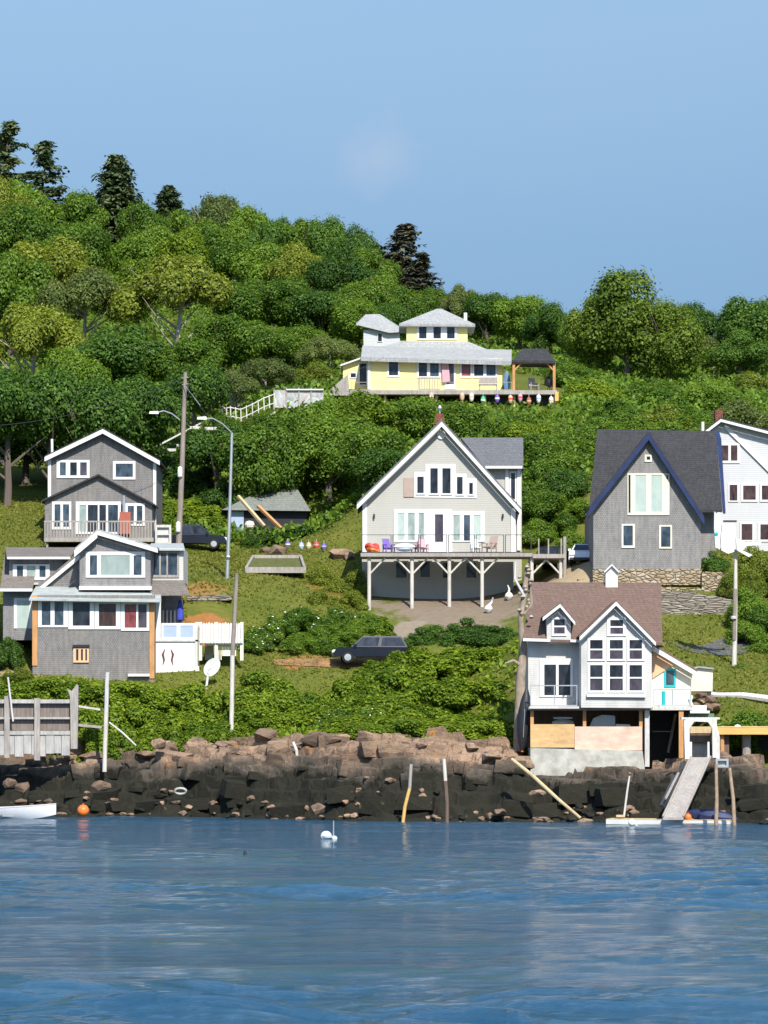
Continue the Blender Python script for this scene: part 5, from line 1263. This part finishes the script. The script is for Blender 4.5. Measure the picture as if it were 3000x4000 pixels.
def block(seed):
    g = np.random.RandomState(seed); p = []
    for x in (-1, 1):
        for y in (-1, 1):
            for z in (-1, 1):
                for q in range(2): p.append((x*g.uniform(.72,1.08), y*g.uniform(.72,1.08), z*g.uniform(.78,1.05)))
    bm = bmesh.new()
    for q in p: bm.verts.new(q)
    r = bmesh.ops.convex_hull(bm, input=bm.verts)
    bmesh.ops.delete(bm, geom=[e for e in r['geom_interior'] if isinstance(e, bmesh.types.BMVert)], context='VERTS')
    m = bpy.data.meshes.new('ledge_block'); bm.to_mesh(m); bm.free(); m.materials.append(M['rock'])
    return m
BB = [block(s_) for s_ in range(60, 68)]
rk = random.Random(23)
for k in range(105):
    px = rk.uniform(-80, 3080); v_ = (rk.uniform(4.2, 7.2), rk.uniform(2.4, 4.6), rk.uniform(.6, 2.4))[k % 3]
    if 2060 < px < 2560 and v_ > 3.5: continue
    if 2560 < px < 2830: continue
    X = (px-CX)*218/F; Y = edgeY(X)+v_; a = rk.uniform(.45, 1.15)
    o = bpy.data.objects.new('ledge_block', BB[k % 8]); link(o)
    o.location = (X, Y, shore_z(X, Y)-.08); o.scale = (a, a*rk.uniform(.5,.8), a*rk.uniform(.32,.55))
    o.rotation_euler = (rk.uniform(-.18,.18), rk.uniform(-.16,.16), rk.uniform(-.5,.5))
    if k % 3 == 0: tag(o, 'tan angular block along the top of the shore ledge', 'rock', 'blocks along the top of the ledge')
    elif k % 3 == 1: tag(o, 'dark angular block on the face of the shore ledge', 'rock', 'blocks on the face of the ledge')
    else: tag(o, 'black weedy angular block at the foot of the shore ledge', 'rock', 'blocks at the foot of the ledge')

# track and drive draped over the ground
def strip(name, pts, wid, mat):
    v, f = [], []
    c = [Vector(W(*q)) for q in pts]
    n = 40; path = []
    for i in range(n+1):
        t = i/n*(len(c)-1); k = min(int(t), len(c)-2); path.append(c[k].lerp(c[k+1], t-k))
    for i, q in enumerate(path):
        a = path[max(0,i-1)]; b_ = path[min(n,i+1)]; d = (b_-a); d.z = 0; d.normalize(); s = Vector((-d.y, d.x, 0))
        for u in (-.5, -.17, .17, .5):
            w_ = q+s*u*wid; v.append((w_.x, w_.y, gz(w_.x, w_.y)+.06))
    for i in range(n):
        for k in range(3): f.append((i*4+k, i*4+k+1, (i+1)*4+k+1, (i+1)*4+k))
    mb = MB().add(v, f); m_ = mb.mesh(name, Vector((0,0,0)), True); m_.materials.append(mat)
    tag(link(bpy.data.objects.new(name, m_)), kind='structure')
strip('dirt_track', [(1070,2572,248.9),(1300,2590,249),(1600,2590,249.5)], 1.9, plain('track_dirt', (.26,.145,.065), .95, .4, 1.2))
strip('asphalt_drive', [(2640,2570,237.5),(2780,2545,239),(2900,2505,242),(3100,2470,246)], 3.2, plain('worn_asphalt', (.10,.10,.105), .9, .25, 1.5))
# ------------------------------------------------------------------ vegetation
def leaves_mesh(name, pos, nrm, size, aspect, mat, rs_, droop=0.0):
    """One rhombic leaf-spray per point, lying across its normal."""
    n = len(pos)
    r = rs_.normal(size=(n, 3)); r[:, 2] -= droop
    u = r-(r*nrm).sum(1)[:, None]*nrm; u /= np.linalg.norm(u, axis=1)[:, None]+1e-9
    w_ = np.cross(nrm, u)
    s = np.asarray(size).reshape(-1, 1)*np.ones((n, 1))
    a = pos+u*s*.5*aspect; c = pos-u*s*.5*aspect
    k = nrm*s*.12
    b = pos+w_*s*.36+k; d = pos-w_*s*.36+k
    v = np.stack([a, b, c, d], 1).reshape(-1, 3)
    m = bpy.data.meshes.new(name)
    m.vertices.add(4*n); m.vertices.foreach_set('co', v.ravel().astype(np.float32))
    m.loops.add(4*n); m.loops.foreach_set('vertex_index', np.arange(4*n, dtype=np.int32))
    m.polygons.add(n); m.polygons.foreach_set('loop_start', np.arange(0, 4*n, 4, dtype=np.int32))
    m.update(calc_edges=True); m.validate()
    m.materials.append(mat)
    return m
def unit(a): return a/(np.linalg.norm(a, axis=-1)[:, None]+1e-9)
def puff_leaves(g, cen, rad, per, up=.35, shell=.62, flat=1.0):
    P, Nn = [], []
    for c, r in zip(cen, rad):
        k = max(20, int(per*(r/np.mean(rad))**2))
        d = unit(g.normal(size=(k, 3))+np.array([0, 0, .25]))
        q = c+d*(r*np.where(g.random((k, 1)) < .09, g.uniform(1.0, 1.38, (k, 1)), g.uniform(shell, 1.06, (k, 1))))*np.array([1, 1, flat])
        P.append(q); Nn.append(unit(d*.9+g.normal(size=(k, 3))*.36+np.array([0, 0, up])))
    return np.concatenate(P), np.concatenate(Nn)
def crown_round(seed, low=.22):
    g = np.random.RandomState(seed); cen, rad = [], []
    cz = (1+low)/2; hz = (1-low)/2
    for k in range(34):
        d = unit(g.normal(size=(1, 3)))[0]; q = g.uniform(.55, .98) if k < 26 else g.uniform(.1, .5)
        r = g.uniform(.10, .18)
        cen.append((d[0]*q*(.5-r*.6), d[1]*q*(.5-r*.6), cz+d[2]*q*(hz-r*.8))); rad.append(r)
    return np.array(cen), np.array(rad), g
def crown_cone(seed):
    g = np.random.RandomState(seed); cen, rad = [], []
    for k in range(80):
        z = g.uniform(.05, .97); rr = .47*min(1.0, (1.02-z)*1.15)**.85; a = g.uniform(0, 6.28); r = g.uniform(.07, .13)*(.5+rr*1.2)
        q = g.uniform(.6, 1.0)
        cen.append((math.cos(a)*rr*q, math.sin(a)*rr*q, z)); rad.append(r)
    return np.array(cen), np.array(rad), g
def crown_open(seed):
    g = np.random.RandomState(seed); cen, rad = [], []
    for k in range(30):
        a = g.uniform(0, 6.28); q = math.sqrt(g.uniform(0, 1)); z = .55+.4*math.sqrt(max(0, 1-q*q))*g.uniform(.6, 1.05)
        r = g.uniform(.08, .14); cen.append((math.cos(a)*q*.43, math.sin(a)*q*.43, z-r*.3)); rad.append(r)
    return np.array(cen), np.array(rad), g
def crown_bush(seed):
    g = np.random.RandomState(seed); cen, rad = [], []
    for k in range(26):
        a = g.uniform(0, 6.28); q = math.sqrt(g.uniform(0, 1)); z = .78*math.sqrt(max(0, 1-q*q))*g.uniform(.35, 1.0)
        r = g.uniform(.11, .20); cen.append((math.cos(a)*q*.42, math.sin(a)*q*.42, max(.06, z))); rad.append(r)
    return np.array(cen), np.array(rad), g
def spruce_crown(seed, mat, dens=1.0, lean=0.0, ragged=.3):
    g = np.random.RandomState(seed); P, Nn, S = [], [], []
    z = .06
    while z < .985:
        rr = .5*(1-z)**.62*g.uniform(1-ragged, 1.08)+.015
        nb = int(9+11*(1-z))
        for b_ in range(nb):
            a = g.uniform(0, 6.28); L = rr*g.uniform(.65, 1.1)
            if g.random() > dens: continue
            k = int(14+50*L)
            t = g.uniform(.12, 1, k)
            x = np.cos(a)*L*t+g.normal(size=k)*.022+lean*z; y = np.sin(a)*L*t+g.normal(size=k)*.022
            zz = z-.16*L*t+.10*L*t*t*1.5+g.normal(size=k)*.010
            P.append(np.stack([x, y, zz], 1)); Nn.append(unit(np.stack([np.cos(a)*.25+g.normal(size=k)*.3, np.sin(a)*.25+g.normal(size=k)*.3, np.ones(k)*.8], 1))); S.append(np.full(k, .042)*g.uniform(.7, 1.3, k))
        z += .026
    return leaves_mesh('spruce_crown', np.concatenate(P), np.concatenate(Nn), np.concatenate(S), 1.5, mat, g, .5)
def trunk_mesh(seed, top=.9, limbs=7, r=.035, mat=None, spread=.36, lean=0.0):
    g = random.Random(seed); mb = MB()
    pts = [(g.uniform(-.015,.015)+lean*z, g.uniform(-.015,.015), z) for z in (-.12, .15, .35, .55, .75, top)]
    mb.tube(pts, [r*1.25, r, r*.8, r*.55, r*.32, r*.1], 7)
    for k in range(limbs):
        z0 = g.uniform(.18, .6); a = g.uniform(0, 6.28); L = spread*g.uniform(.6, 1.1)
        p0 = (lean*z0, 0, z0); p1 = (math.cos(a)*L*.5+lean*z0, math.sin(a)*L*.5, z0+.12); p2 = (math.cos(a)*L+lean*z0, math.sin(a)*L, z0+.22+g.random()*.12)
        mb.tube([p0, p1, p2], [r*.42, r*.28, r*.08], 5)
    m = mb.mesh('trunk', Vector((0,0,0)), True); m.materials.append(mat or M['bark'])
    return m
V = {}
def variant(kind, seeds, maker, mat, per, size, aspect=1.25, **kw):
    V[kind] = []
    for s in seeds:
        c, r, g = maker(s)
        p, n = puff_leaves(g, c, r, per, **kw)
        V[kind].append(leaves_mesh(kind+'_crown', p, n, g.uniform(.65, 1.35, len(p))*size, aspect, mat, g))
variant('mid', (1, 2, 3), crown_round, M['lf_mid'], 950, 0.026)
variant('dark', (4, 5, 6), crown_round, M['lf_dark'], 950, 0.026)
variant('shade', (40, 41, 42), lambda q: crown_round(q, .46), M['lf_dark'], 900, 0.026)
variant('bright', (7, 8), crown_round, M['lf_bright'], 900, 0.028)
variant('olive', (9, 10), crown_open, M['lf_olive'], 900, 0.024)
variant('grey', (11, 12), crown_open, M['lf_grey'], 760, 0.022)
variant('olivefull', (13, 14), crown_round, M['lf_olive'], 900, 0.026)
variant('cone', (15, 16), crown_cone, M['lf_cone'], 420, 0.026)
variant('dome', (15, 16), lambda q: crown_round(q, .04), M['lf_cone'], 950, .025)
variant('conedark', (17,), crown_cone, M['lf_dark'], 420, 0.028)
variant('knot', (20, 21, 22), crown_bush, M['lf_bright'], 380, 0.058, 1.35, up=.5)
variant('bush', (23, 24, 25), crown_bush, M['lf_mid'], 600, 0.036, 1.3)
variant('bushdark', (26, 27), crown_bush, M['lf_dark'], 600, 0.038, 1.3)
variant('busholive', (28, 29), crown_bush, M['lf_olive'], 600, 0.032, 1.3)
V['spruce'] = [spruce_crown(s, M['lf_spruce']) for s in (31, 32)]
V['ragged'] = [spruce_crown(s, M['lf_spruce'], .42, .10, .65) for s in (33, 34)]
V['brown'] = [spruce_crown(s, M['lf_brownspruce'], .55, .16, .55) for s in (35, 36)]
TR = {'round': [trunk_mesh(s) for s in (1, 2, 3)], 'open': [trunk_mesh(s, .8, 11, .028, M['bark_pale'], .42) for s in (4, 5)], 'fir': [trunk_mesh(6, 1.0, 0, .022)], 'lean': [trunk_mesh(7, 1.0, 0, .022, lean=.13)]}
# white-flowered bush: petals are a part of their own
def petals(seed, n=90):
    g = np.random.RandomState(seed); c, r, _ = crown_bush(23)
    p, nn = puff_leaves(g, c, r, 8, shell=1.0)
    i = g.permutation(len(p))[:n]
    return leaves_mesh('petals', p[i]+nn[i]*.02, nn[i], .055, 1.0, M['flower'], g)
PET = petals(50)
cnt = {}
def plant(kind, px, top, Y, wpx, label, group=None, name=None, base_py=None, flowers=False, cat=None, dz=0.0):
    """Root on the ground at (px, Y); the crown's top reaches the picture row `top`."""
    X = (px-CX)*Y/F
    z0 = gz(X, Y)-.1+dz if base_py is None else W(px, base_py, Y).z
    zt = W(px, top, Y).z
    H = max(.8, zt-z0); wd = wpx*Y/F
    bushy = kind in ('knot', 'bush', 'bushdark', 'busholive')
    nm = name or ('bush' if bushy else ('spruce_tree' if kind in ('spruce', 'ragged', 'brown') else 'leafy_tree'))
    o = bpy.data.objects.new(nm, None); o.empty_display_size = .3; link(o)
    k = cnt.get(kind, 0); cnt[kind] = k+1
    o.location = (X, Y, z0)
    mn = .62 if bushy else .8
    if H < wd*mn: o.location.z = zt-wd*mn; H = wd*mn
    if kind in ('spruce', 'ragged', 'brown') and H > wd*1.1: o.location.z = zt-wd*1.1; H = wd*1.1
    if kind in ('cone',) and H > wd*1.1: o.location.z = zt-wd*1.1; H = wd*1.1
    if not bushy and H > wd*2.0:      # a crown never hangs as a column: raise the ground end
        o.location.z = zt-wd*2.0; H = wd*2.0
    o.scale = (wd, min(wd, 9), H)
    if kind in ('ragged', 'brown'): o.rotation_euler = (0, 0, 0.2*(k % 3))
    else: o.rotation_euler = (0, 0, k*2.399)
    tag(o, label, cat or ('bush' if bushy else 'tree'), group)
    c = bpy.data.objects.new('foliage' if bushy else 'crown', V[kind][k % len(V[kind])]); link(c, o)
    if not bushy:
        tk = 'open' if kind in ('olive', 'grey') else ('lean' if kind in ('ragged', 'brown') else ('fir' if kind == 'spruce' else 'round'))
        link(bpy.data.objects.new('trunk', TR[tk][k % len(TR[tk])]), o)
    if flowers: link(bpy.data.objects.new('blossom', PET), o)
    return o
SP, LT = 'spruces on the skyline', 'leafy trees of the hillside wood'
for a in [
  # skyline
  ('ragged',-10,468,416,430,'tall ragged dark spruce at the top left corner of the wood',SP), ('ragged',140,545,414,420,'lower ragged spruce right of the tallest skyline spruce at far left',SP),
  ('spruce',455,602,409,370,'full dark spruce standing alone above the left skyline',SP), ('spruce',660,722,407,270,'small dark spruce with a thin dead spire on the skyline',SP),
  ('brown',1520,872,389,420,'brownish wind-bent spruce at the right end of the left skyline',SP), ('brown',1600,985,385,330,'lower brownish spruce leaning below the wind-bent skyline spruce',SP),
  ('mid',80,668,404,330,'bright leafy tree below the ragged spruces at far left',LT), ('olivefull',20,700,398,260,'yellow-green tree at the left edge under the ragged spruce',LT), ('mid',290,745,405,280,'rounded green tree left of the lone skyline spruce',LT),
  ('mid',560,775,403,230,'green tree right of the lone skyline spruce',LT), ('grey',845,752,402,260,'pale grey-green tree on the skyline right of the small spruce',LT), ('mid',760,800,399,260,'green tree below the pale skyline tree',LT),
  ('mid',950,800,400,250,'green tree right of the pale skyline tree',LT), ('dark',1060,838,398,230,'dark leafy tree on the middle of the left skyline',LT), ('mid',1180,838,396,230,'leafy tree with spiky top on the skyline above the white stair railing',LT),
  ('dark',1300,858,394,250,'blue-green dark tree on the skyline above the painted fence',LT), ('dark',1400,882,391,240,'dark tree just left of the wind-bent brown spruce',LT), ('mid',1460,960,386,230,'green tree below the wind-bent brown spruce',LT),
  ('mid',1690,1120,374,200,'small round tree on the skyline right of the brown spruces',LT), ('grey',1800,1115,371,190,'grey-green tree with a bare spike behind the cupola',LT), ('dark',1900,1130,368,220,'dark round tree on the skyline right of the cupola vent pipe',LT),
  ('mid',2030,1140,364,260,'broad green tree on the skyline above the pavilion',LT), ('dark',2150,1190,360,220,'dark tree between pavilion and the big peaked tree',LT), ('mid',2240,1215,358,180,'small green tree at the left foot of the big peaked tree',LT),
  # second rank
  ('mid',100,790,388,330,'leafy tree third down from the top left corner',LT), ('mid',300,850,384,300,'green tree below the lone skyline spruce',LT), ('olivefull',200,905,372,380,'broad olive tree on the upper left slope',LT),
  ('mid',560,870,384,300,'green tree midway under the small skyline spruce',LT), ('bright',720,900,382,280,'bright yellow-green tree under the pale skyline tree',LT), ('mid',880,890,382,280,'fresh green tree in the upper middle of the wood',LT),
  ('mid',1040,930,380,290,'green tree under the middle of the left skyline',LT), ('olivefull',1180,950,377,280,'yellow-green tree under the spiky skyline tree',LT), ('dark',1330,975,374,280,'deep green tree under the blue-green skyline tree',LT),
  ('mid',1450,1050,370,260,'green tree left of the leaning lower brown spruce',LT), ('mid',1560,1120,366,240,'green tree at the foot of the brown spruces',LT),
  # third rank
  ('mid',40,950,356,360,'large green tree at the left edge halfway up the hill',LT), ('grey',330,1045,352,460,'wide grey-green tree with bare pale limbs on the left slope',LT), ('olive',700,1000,348,480,'large olive-yellow domed tree with pale branches in the left wood',LT),
  ('bright',520,1000,360,260,'yellow-green tree between the grey-limbed tree and the olive dome',LT), ('mid',960,1060,358,320,'bright green tree right of the large olive dome',LT), ('mid',1120,1080,357,300,'green tree midway above the stair railing',LT),
  ('dark',1260,1120,355,300,'dark green tree up the slope from the painted fence',LT), ('mid',1400,1150,352,290,'green tree left of the small white hilltop house',LT), ('dark',1520,1190,350,220,'dark tree right behind the small white hilltop house',LT),
  # fourth rank
  ('olive',130,1185,330,430,'olive-yellow domed tree at the left above the shingled house',LT), ('dark',470,1265,326,430,'deep green round tree below the grey-limbed tree',LT), ('mid',300,1330,322,300,'green tree between the left olive dome and the deep green tree',LT),
  ('mid',720,1310,326,300,'green tree below the large olive dome',LT), ('mid',900,1215,336,330,'light green tree above the stair railing',LT), ('mid',1060,1240,338,300,'green tree directly above the painted fence',LT),
  ('grey',1290,1310,331,250,'grey-green tree left of the yellow house roof',LT), ('mid',1170,1270,336,260,'green tree between painted fence and yellow house',LT), ('grey',1040,1400,322,260,'pale grey-green tree just above the white fence',LT),
  ('olivefull',1230,1410,325,220,'olive bush-like tree beside the plank ramp',LT),
  # lower rank behind the left houses
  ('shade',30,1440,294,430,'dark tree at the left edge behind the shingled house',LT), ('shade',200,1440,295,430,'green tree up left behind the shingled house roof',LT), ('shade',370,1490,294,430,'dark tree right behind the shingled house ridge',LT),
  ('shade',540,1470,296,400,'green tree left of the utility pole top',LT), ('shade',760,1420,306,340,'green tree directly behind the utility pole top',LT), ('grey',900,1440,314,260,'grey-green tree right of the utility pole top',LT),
  # mass between centre house and hilltop deck
  ('mid',1010,1640,292,360,'green tree under the stair railing, right of the street lamp',LT), ('shade',850,1660,294,340,'dark tree behind the street lamp',LT), ('mid',1130,1600,299,380,'broad green tree below the painted fence',LT),
  ('mid',1300,1555,302,380,'green tree left above the gabled house roof',LT), ('bright',1440,1530,303,340,'yellow-green tree below the yellow house left corner',LT), ('mid',1600,1535,303,330,'green tree behind the left slope of the gabled house',LT),
  ('mid',1780,1560,302,330,'green tree just behind the gabled house chimney',LT), ('mid',1290,1620,294,420,'green leafy tree above the shed roof',LT), ('mid',1430,1640,288,360,'green tree beside the gabled house left eave',LT), ('dark',1490,1740,284,290,'dark tree close against the gabled house left wall',LT),
  # right of the centre house
  ('mid',1950,1600,301,330,'green tree below the right end of the hilltop deck',LT), ('mid',2110,1690,291,300,'green tree right of the gabled house side wing',LT), ('bright',2060,1640,296,280,'bright tree up the slope behind the side wing',LT), ('dark',2190,1830,282,260,'dark tree left of the blue-trimmed gable house',LT), ('mid',2120,1900,279,230,'bushy tree between the two tall gabled houses',LT), ('mid',2260,1640,297,330,'green tree above left of the blue-trimmed roof',LT),
  ('mid',2420,1610,300,340,'green tree directly above the blue-trimmed ridge',LT), ('olivefull',2590,1580,303,330,'olive tree up the slope above the dark roof',LT), ('mid',2740,1600,302,300,'green tree left of the brick chimney of the white house',LT), ('grey',2920,1560,306,360,'grey-green bushy tree above the white house roof',LT),
  ('bright',2330,1480,318,330,'bright green tree right of the pavilion deck',LT), ('mid',2560,1460,321,340,'green tree below the big peaked tree',LT), ('mid',2760,1490,320,320,'green tree below right of the big peaked tree',LT), ('mid',2230,1400,332,260,'green tree right behind the pavilion',LT),
  # right skyline
  ('dome',2450,1035,345,440,'big peaked green tree on the right skyline',LT), ('dome',2335,1140,347,300,'left shoulder tree joined to the big peaked green tree',LT), ('dome',2610,1165,343,350,'shorter green tree joined to the right of the big peaked tree',LT), ('dark',2700,1180,358,230,'blue-green tree right of the peaked trees',LT), ('grey',2790,1300,352,220,'pale grey-green tree left of the dark right-edge tree',LT),
  ('dark',2950,1148,350,360,'large dark tree at the right edge of the skyline',LT), ('dark',2890,1290,346,260,'lower dark tree below the right-edge skyline tree',LT), ('olivefull',2960,1440,335,280,'olive tree at the right edge under the dark skyline tree',LT),
]:
    plant(a[0], a[1], a[2], a[3], a[4], a[5], a[6])
plant('mid', 880, 1600, 306.5, 130, 'small green tree half hiding the lower end of the stair railing', LT); plant('mid', 1000, 1612, 306.5, 120, 'small green tree in front of the stair string', LT)
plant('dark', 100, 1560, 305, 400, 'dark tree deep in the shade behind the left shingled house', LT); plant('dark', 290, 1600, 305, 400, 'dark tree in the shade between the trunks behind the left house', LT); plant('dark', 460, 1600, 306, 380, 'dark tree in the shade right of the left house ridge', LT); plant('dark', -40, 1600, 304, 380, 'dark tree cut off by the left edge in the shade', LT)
# bushes: each bank of look-alikes shares its label
BK = [
 ('knot', 'broad-leaved bright green bush in the bank in front of the shingled shore house', 'bushes of the left shore bank',
   [(20,2630,239.5,190),(110,2625,240,190),(205,2630,240,180),(300,2640,240,190),(395,2640,240,190),(490,2645,239.5,180),(580,2655,239,180),(660,2660,239,170),(740,2640,239,170),(150,2700,236.5,170),(340,2700,236.5,180),(440,2715,236,180),(540,2720,236,180),(640,2740,236,170),(730,2760,235.5,160),(820,2690,237.5,170),(700,2810,233.5,130),(780,2800,234,140),(600,2800,234,150),(480,2800,234.5,150),(380,2790,235,150),(860,2800,233.5,130)]),
 ('knot', 'broad-leaved bright green bush in the bank below the dirt track', 'bushes of the middle shore bank',
   [(930,2640,239.5,200),(1010,2590,242,190),(1090,2620,240.5,200),(1180,2660,239,190),(960,2740,236.5,190),(1050,2740,236,190),(1150,2750,236,190),(1000,2680,238,190),(1100,2690,238,190),(1230,2720,237,190),(900,2760,236,150),(1010,2790,234.6,150)]),
 ('knot', 'broad-leaved bright green bush in the tall bank left of the cottage', 'bushes of the right shore bank',
   [(1300,2700,238.5,180),(1400,2640,240,200),(1500,2590,242,210),(1590,2560,243,210),(1680,2520,244,220),(1780,2500,244,220),(1880,2500,244,210),(1970,2510,243,170),(1460,2690,238,190),(1560,2660,239,210),(1670,2630,240,210),(1780,2620,240,210),(1880,2620,240,200),(1960,2640,239.5,160),(1720,2740,236.5,190),(1830,2740,236.5,190),(1930,2740,236.5,170),(1600,2750,236,190),(1510,2760,236,190),(1980,2720,234.5,140),(1350,2620,240.5,190),(1620,2700,237.5,200),(1420,2775,232,190),(1500,2790,230.5,160),(1580,2780,231.5,190),(1680,2790,230.5,180),(1760,2775,231,190),(1850,2790,230.3,190),(1940,2775,230.5,190),(1330,2780,232,170),(1500,2800,226.5,170),(1590,2790,226,180),(1680,2800,226,180),(1770,2790,225.8,190),(1860,2800,225.8,180),(1940,2790,225.6,170),(1410,2805,227.5,150),(1995,2810,225.5,120),(1990,2800,230,130),(1480,2552,246,160),(1550,2520,246.2,170),(1630,2500,246,170),(1430,2585,245.6,130)]),
 ('bush', 'mid-green bush in the thicket above the dirt track', 'bushes above the dirt track',
   [(1110,2370,254.5,180),(1360,2420,252.5,180),(1440,2370,254.5,170),(1250,2390,254,190),(1180,2450,251.8,170),(1290,2470,251.5,180)]),
 ('knot', 'bright green bush below the deck of the gabled house', 'bushes below the long deck',
   [(1450,2385,254.8,150),(1500,2420,254,130),(1400,2400,254.5,150)]),
 ('bushdark', 'dark bush below the paved slope under the deck', 'dark bushes below the deck',
   [(1640,2440,251.5,160),(1730,2410,252,190),(1840,2400,252,200),(1930,2420,251,190),(1990,2440,248.5,150)]),
 ('busholive', 'olive grassy bush on the lawn beside the raised bed', 'olive bushes on the lawn',
   [(1250,2200,265,170),(1330,2240,263.5,190),(1400,2215,262.5,140),(1280,2280,260,190),(1380,2300,259,160)]),
 ('knot', 'vivid green bush behind the black pickup truck', 'bushes behind the pickup truck',
   [(650,1940,290,170),(730,1930,291,180),(810,1950,290,170),(860,2000,289,130)]),
 ('bushdark', 'dark bush in front of the shed', 'bushes in front of the shed',
   [(1010,2065,284.5,150),(1120,2040,285,200),(1230,2020,285,220),(1330,2010,284,200),(1260,2090,281,140)]),
 ('bush', 'low green bush on the slope right of the landing steps', 'bushes right of the landing steps',
   [(2760,2800,223,140),(2960,2760,224,150)]),
 ('bush', 'green bush on the slope at the right edge below the stone walls', 'bushes at the right edge',
   [(2930,2260,245,190),(2990,2330,243,180),(2920,2400,242,170),(2990,2460,240.5,180),(2920,2570,234,190),(2990,2590,233.5,190),(2850,2600,234.5,120),(2960,2660,231.5,190)]),
 ('busholive', 'olive-grey bush beside the white house ground floor', 'olive bushes by the white house',
   [(2950,2080,254,180),(2990,2150,252,170),(2920,2200,250.5,150),(2850,2215,252,120)]),
 ('bushdark', 'dark bush in the corner right of the blue-trimmed gable', None, [(2790,2140,256.5,120)]),
 ('bushdark', 'dark clipped hedge at the left edge beside the patio door', None, [(25,2455,246.5,130)]),
 ('busholive', 'low olive bush on the dry bank under the left hedge', None, [(70,2590,243.5,150)]),
 ('bush', 'bright green grassy mound between the driftwood log and the wharf', None, [(2880,2735,221.5,240)]),
 ('bush', 'green bush up the slope in the thicket between the gabled houses', 'thicket between the two tall gabled houses',
   [(2080,1760,283,210),(2190,1740,287,230),(2290,1720,291,230),(2090,2000,276,170),(2180,1980,277,190),(2250,1920,279,180),(2240,2050,272,160)]),
 ('bush', 'green bush in the thicket above the right-hand roofs', 'thicket above the right-hand roofs',
   [(2340,1620,296,240),(2500,1600,298,240),(2660,1620,297,240),(2800,1640,296,220),(2960,1640,297,240),(2420,1530,306,240),(2680,1520,307,260),(2870,1490,312,260)]),
 ('bush', 'green bush in the thicket just under the hilltop deck', 'thicket under the hilltop deck',
   [(1400,1560,312.5,180),(1500,1550,312.5,190),(1600,1556,312.5,190),(1700,1562,312.5,190),(1800,1570,312.5,190),(1870,1620,310,170),(1980,1660,307,190),(2090,1660,307,190),(2190,1640,307,170),(1320,1570,311,180)]),
 ('bushdark', 'low bush with leaves darkened for the shade at the foot of the left wood', 'bushes at the foot of the left wood',  # darker leaf colour chosen to stand for the shade under the trees
   [(640,1720,301,220),(760,1780,298,220),(860,1860,293,200),(960,1880,292,190)]),
]
for kind, lab, grp, spots in BK:
    for s in spots: plant(kind, *s, lab, grp)
for s, lab, grp in ((((1040,2380,253.5,190),(1170,2345,255.5,200),(1330,2350,255,170),(990,2430,252,170)),'white-flowered bush in the thicket above the dirt track','white-flowered bushes above the track'),
                    (((1350,2745,236.2,180),(1450,2740,236.2,170),(1270,2770,235.8,140)),'white-flowered bush on the brow of the rocks','white-flowered bushes above the rocks')):
    for q in s: plant('bush', *q, lab, grp, flowers=True)

# grass and undergrowth: nobody could count these
def scatter(name, n, xr, yr, keep, size, aspect, mat, up, seed, lift=.5, droop=0.0):
    g = np.random.RandomState(seed)
    Y = g.uniform(*yr, n); X = g.uniform(*xr, n)*Y/250.0
    px = X*F/Y+CX; k = keep(px, Y, g); X, Y = X[k], Y[k]
    Z = ground(X, Y)+g.uniform(0, lift, len(X))
    nn = unit(g.normal(size=(len(X), 3))*np.array([1, 1, up[0]])+np.array([0, -.3, up[1]]))
    m = leaves_mesh(name, np.stack([X, Y, Z], 1), nn, g.uniform(.6, 1.4, len(X))*size, aspect, mat, g, droop)
    o = bpy.data.objects.new(name, m); link(o)
    return tag(o, kind='stuff')
scatter('grass', 150000, (-42, 42), (222, 300), lambda px, Y, g: (((px < 1420)&(Y > 238))|(px > 2560+(Y<232)*190))&~((np.abs(px-820) < 90)&(Y > 251)&(Y < 256)), .17, 1.5, M['lf_grass'], (.5, .5), 71, .05, -1.0)
scatter('undergrowth', 210000, (-48, 48), (283, 418), lambda px, Y, g: ~((px < 640)&(Y < 311))&~((px > 1330)&(px < 2200)&(Y > 311)&(Y < 345)), .36, 1.2, M['lf_mid'], (.8, .5), 72, 1.2)
scatter('undergrowth', 30000, (-44, 44), (231.5, 245), lambda px, Y, g: ((px < 2030)&(Y < 243))&(g.random(len(px)) < .8), .24, 1.3, M['lf_bright'], (.8, .5), 73, .45)
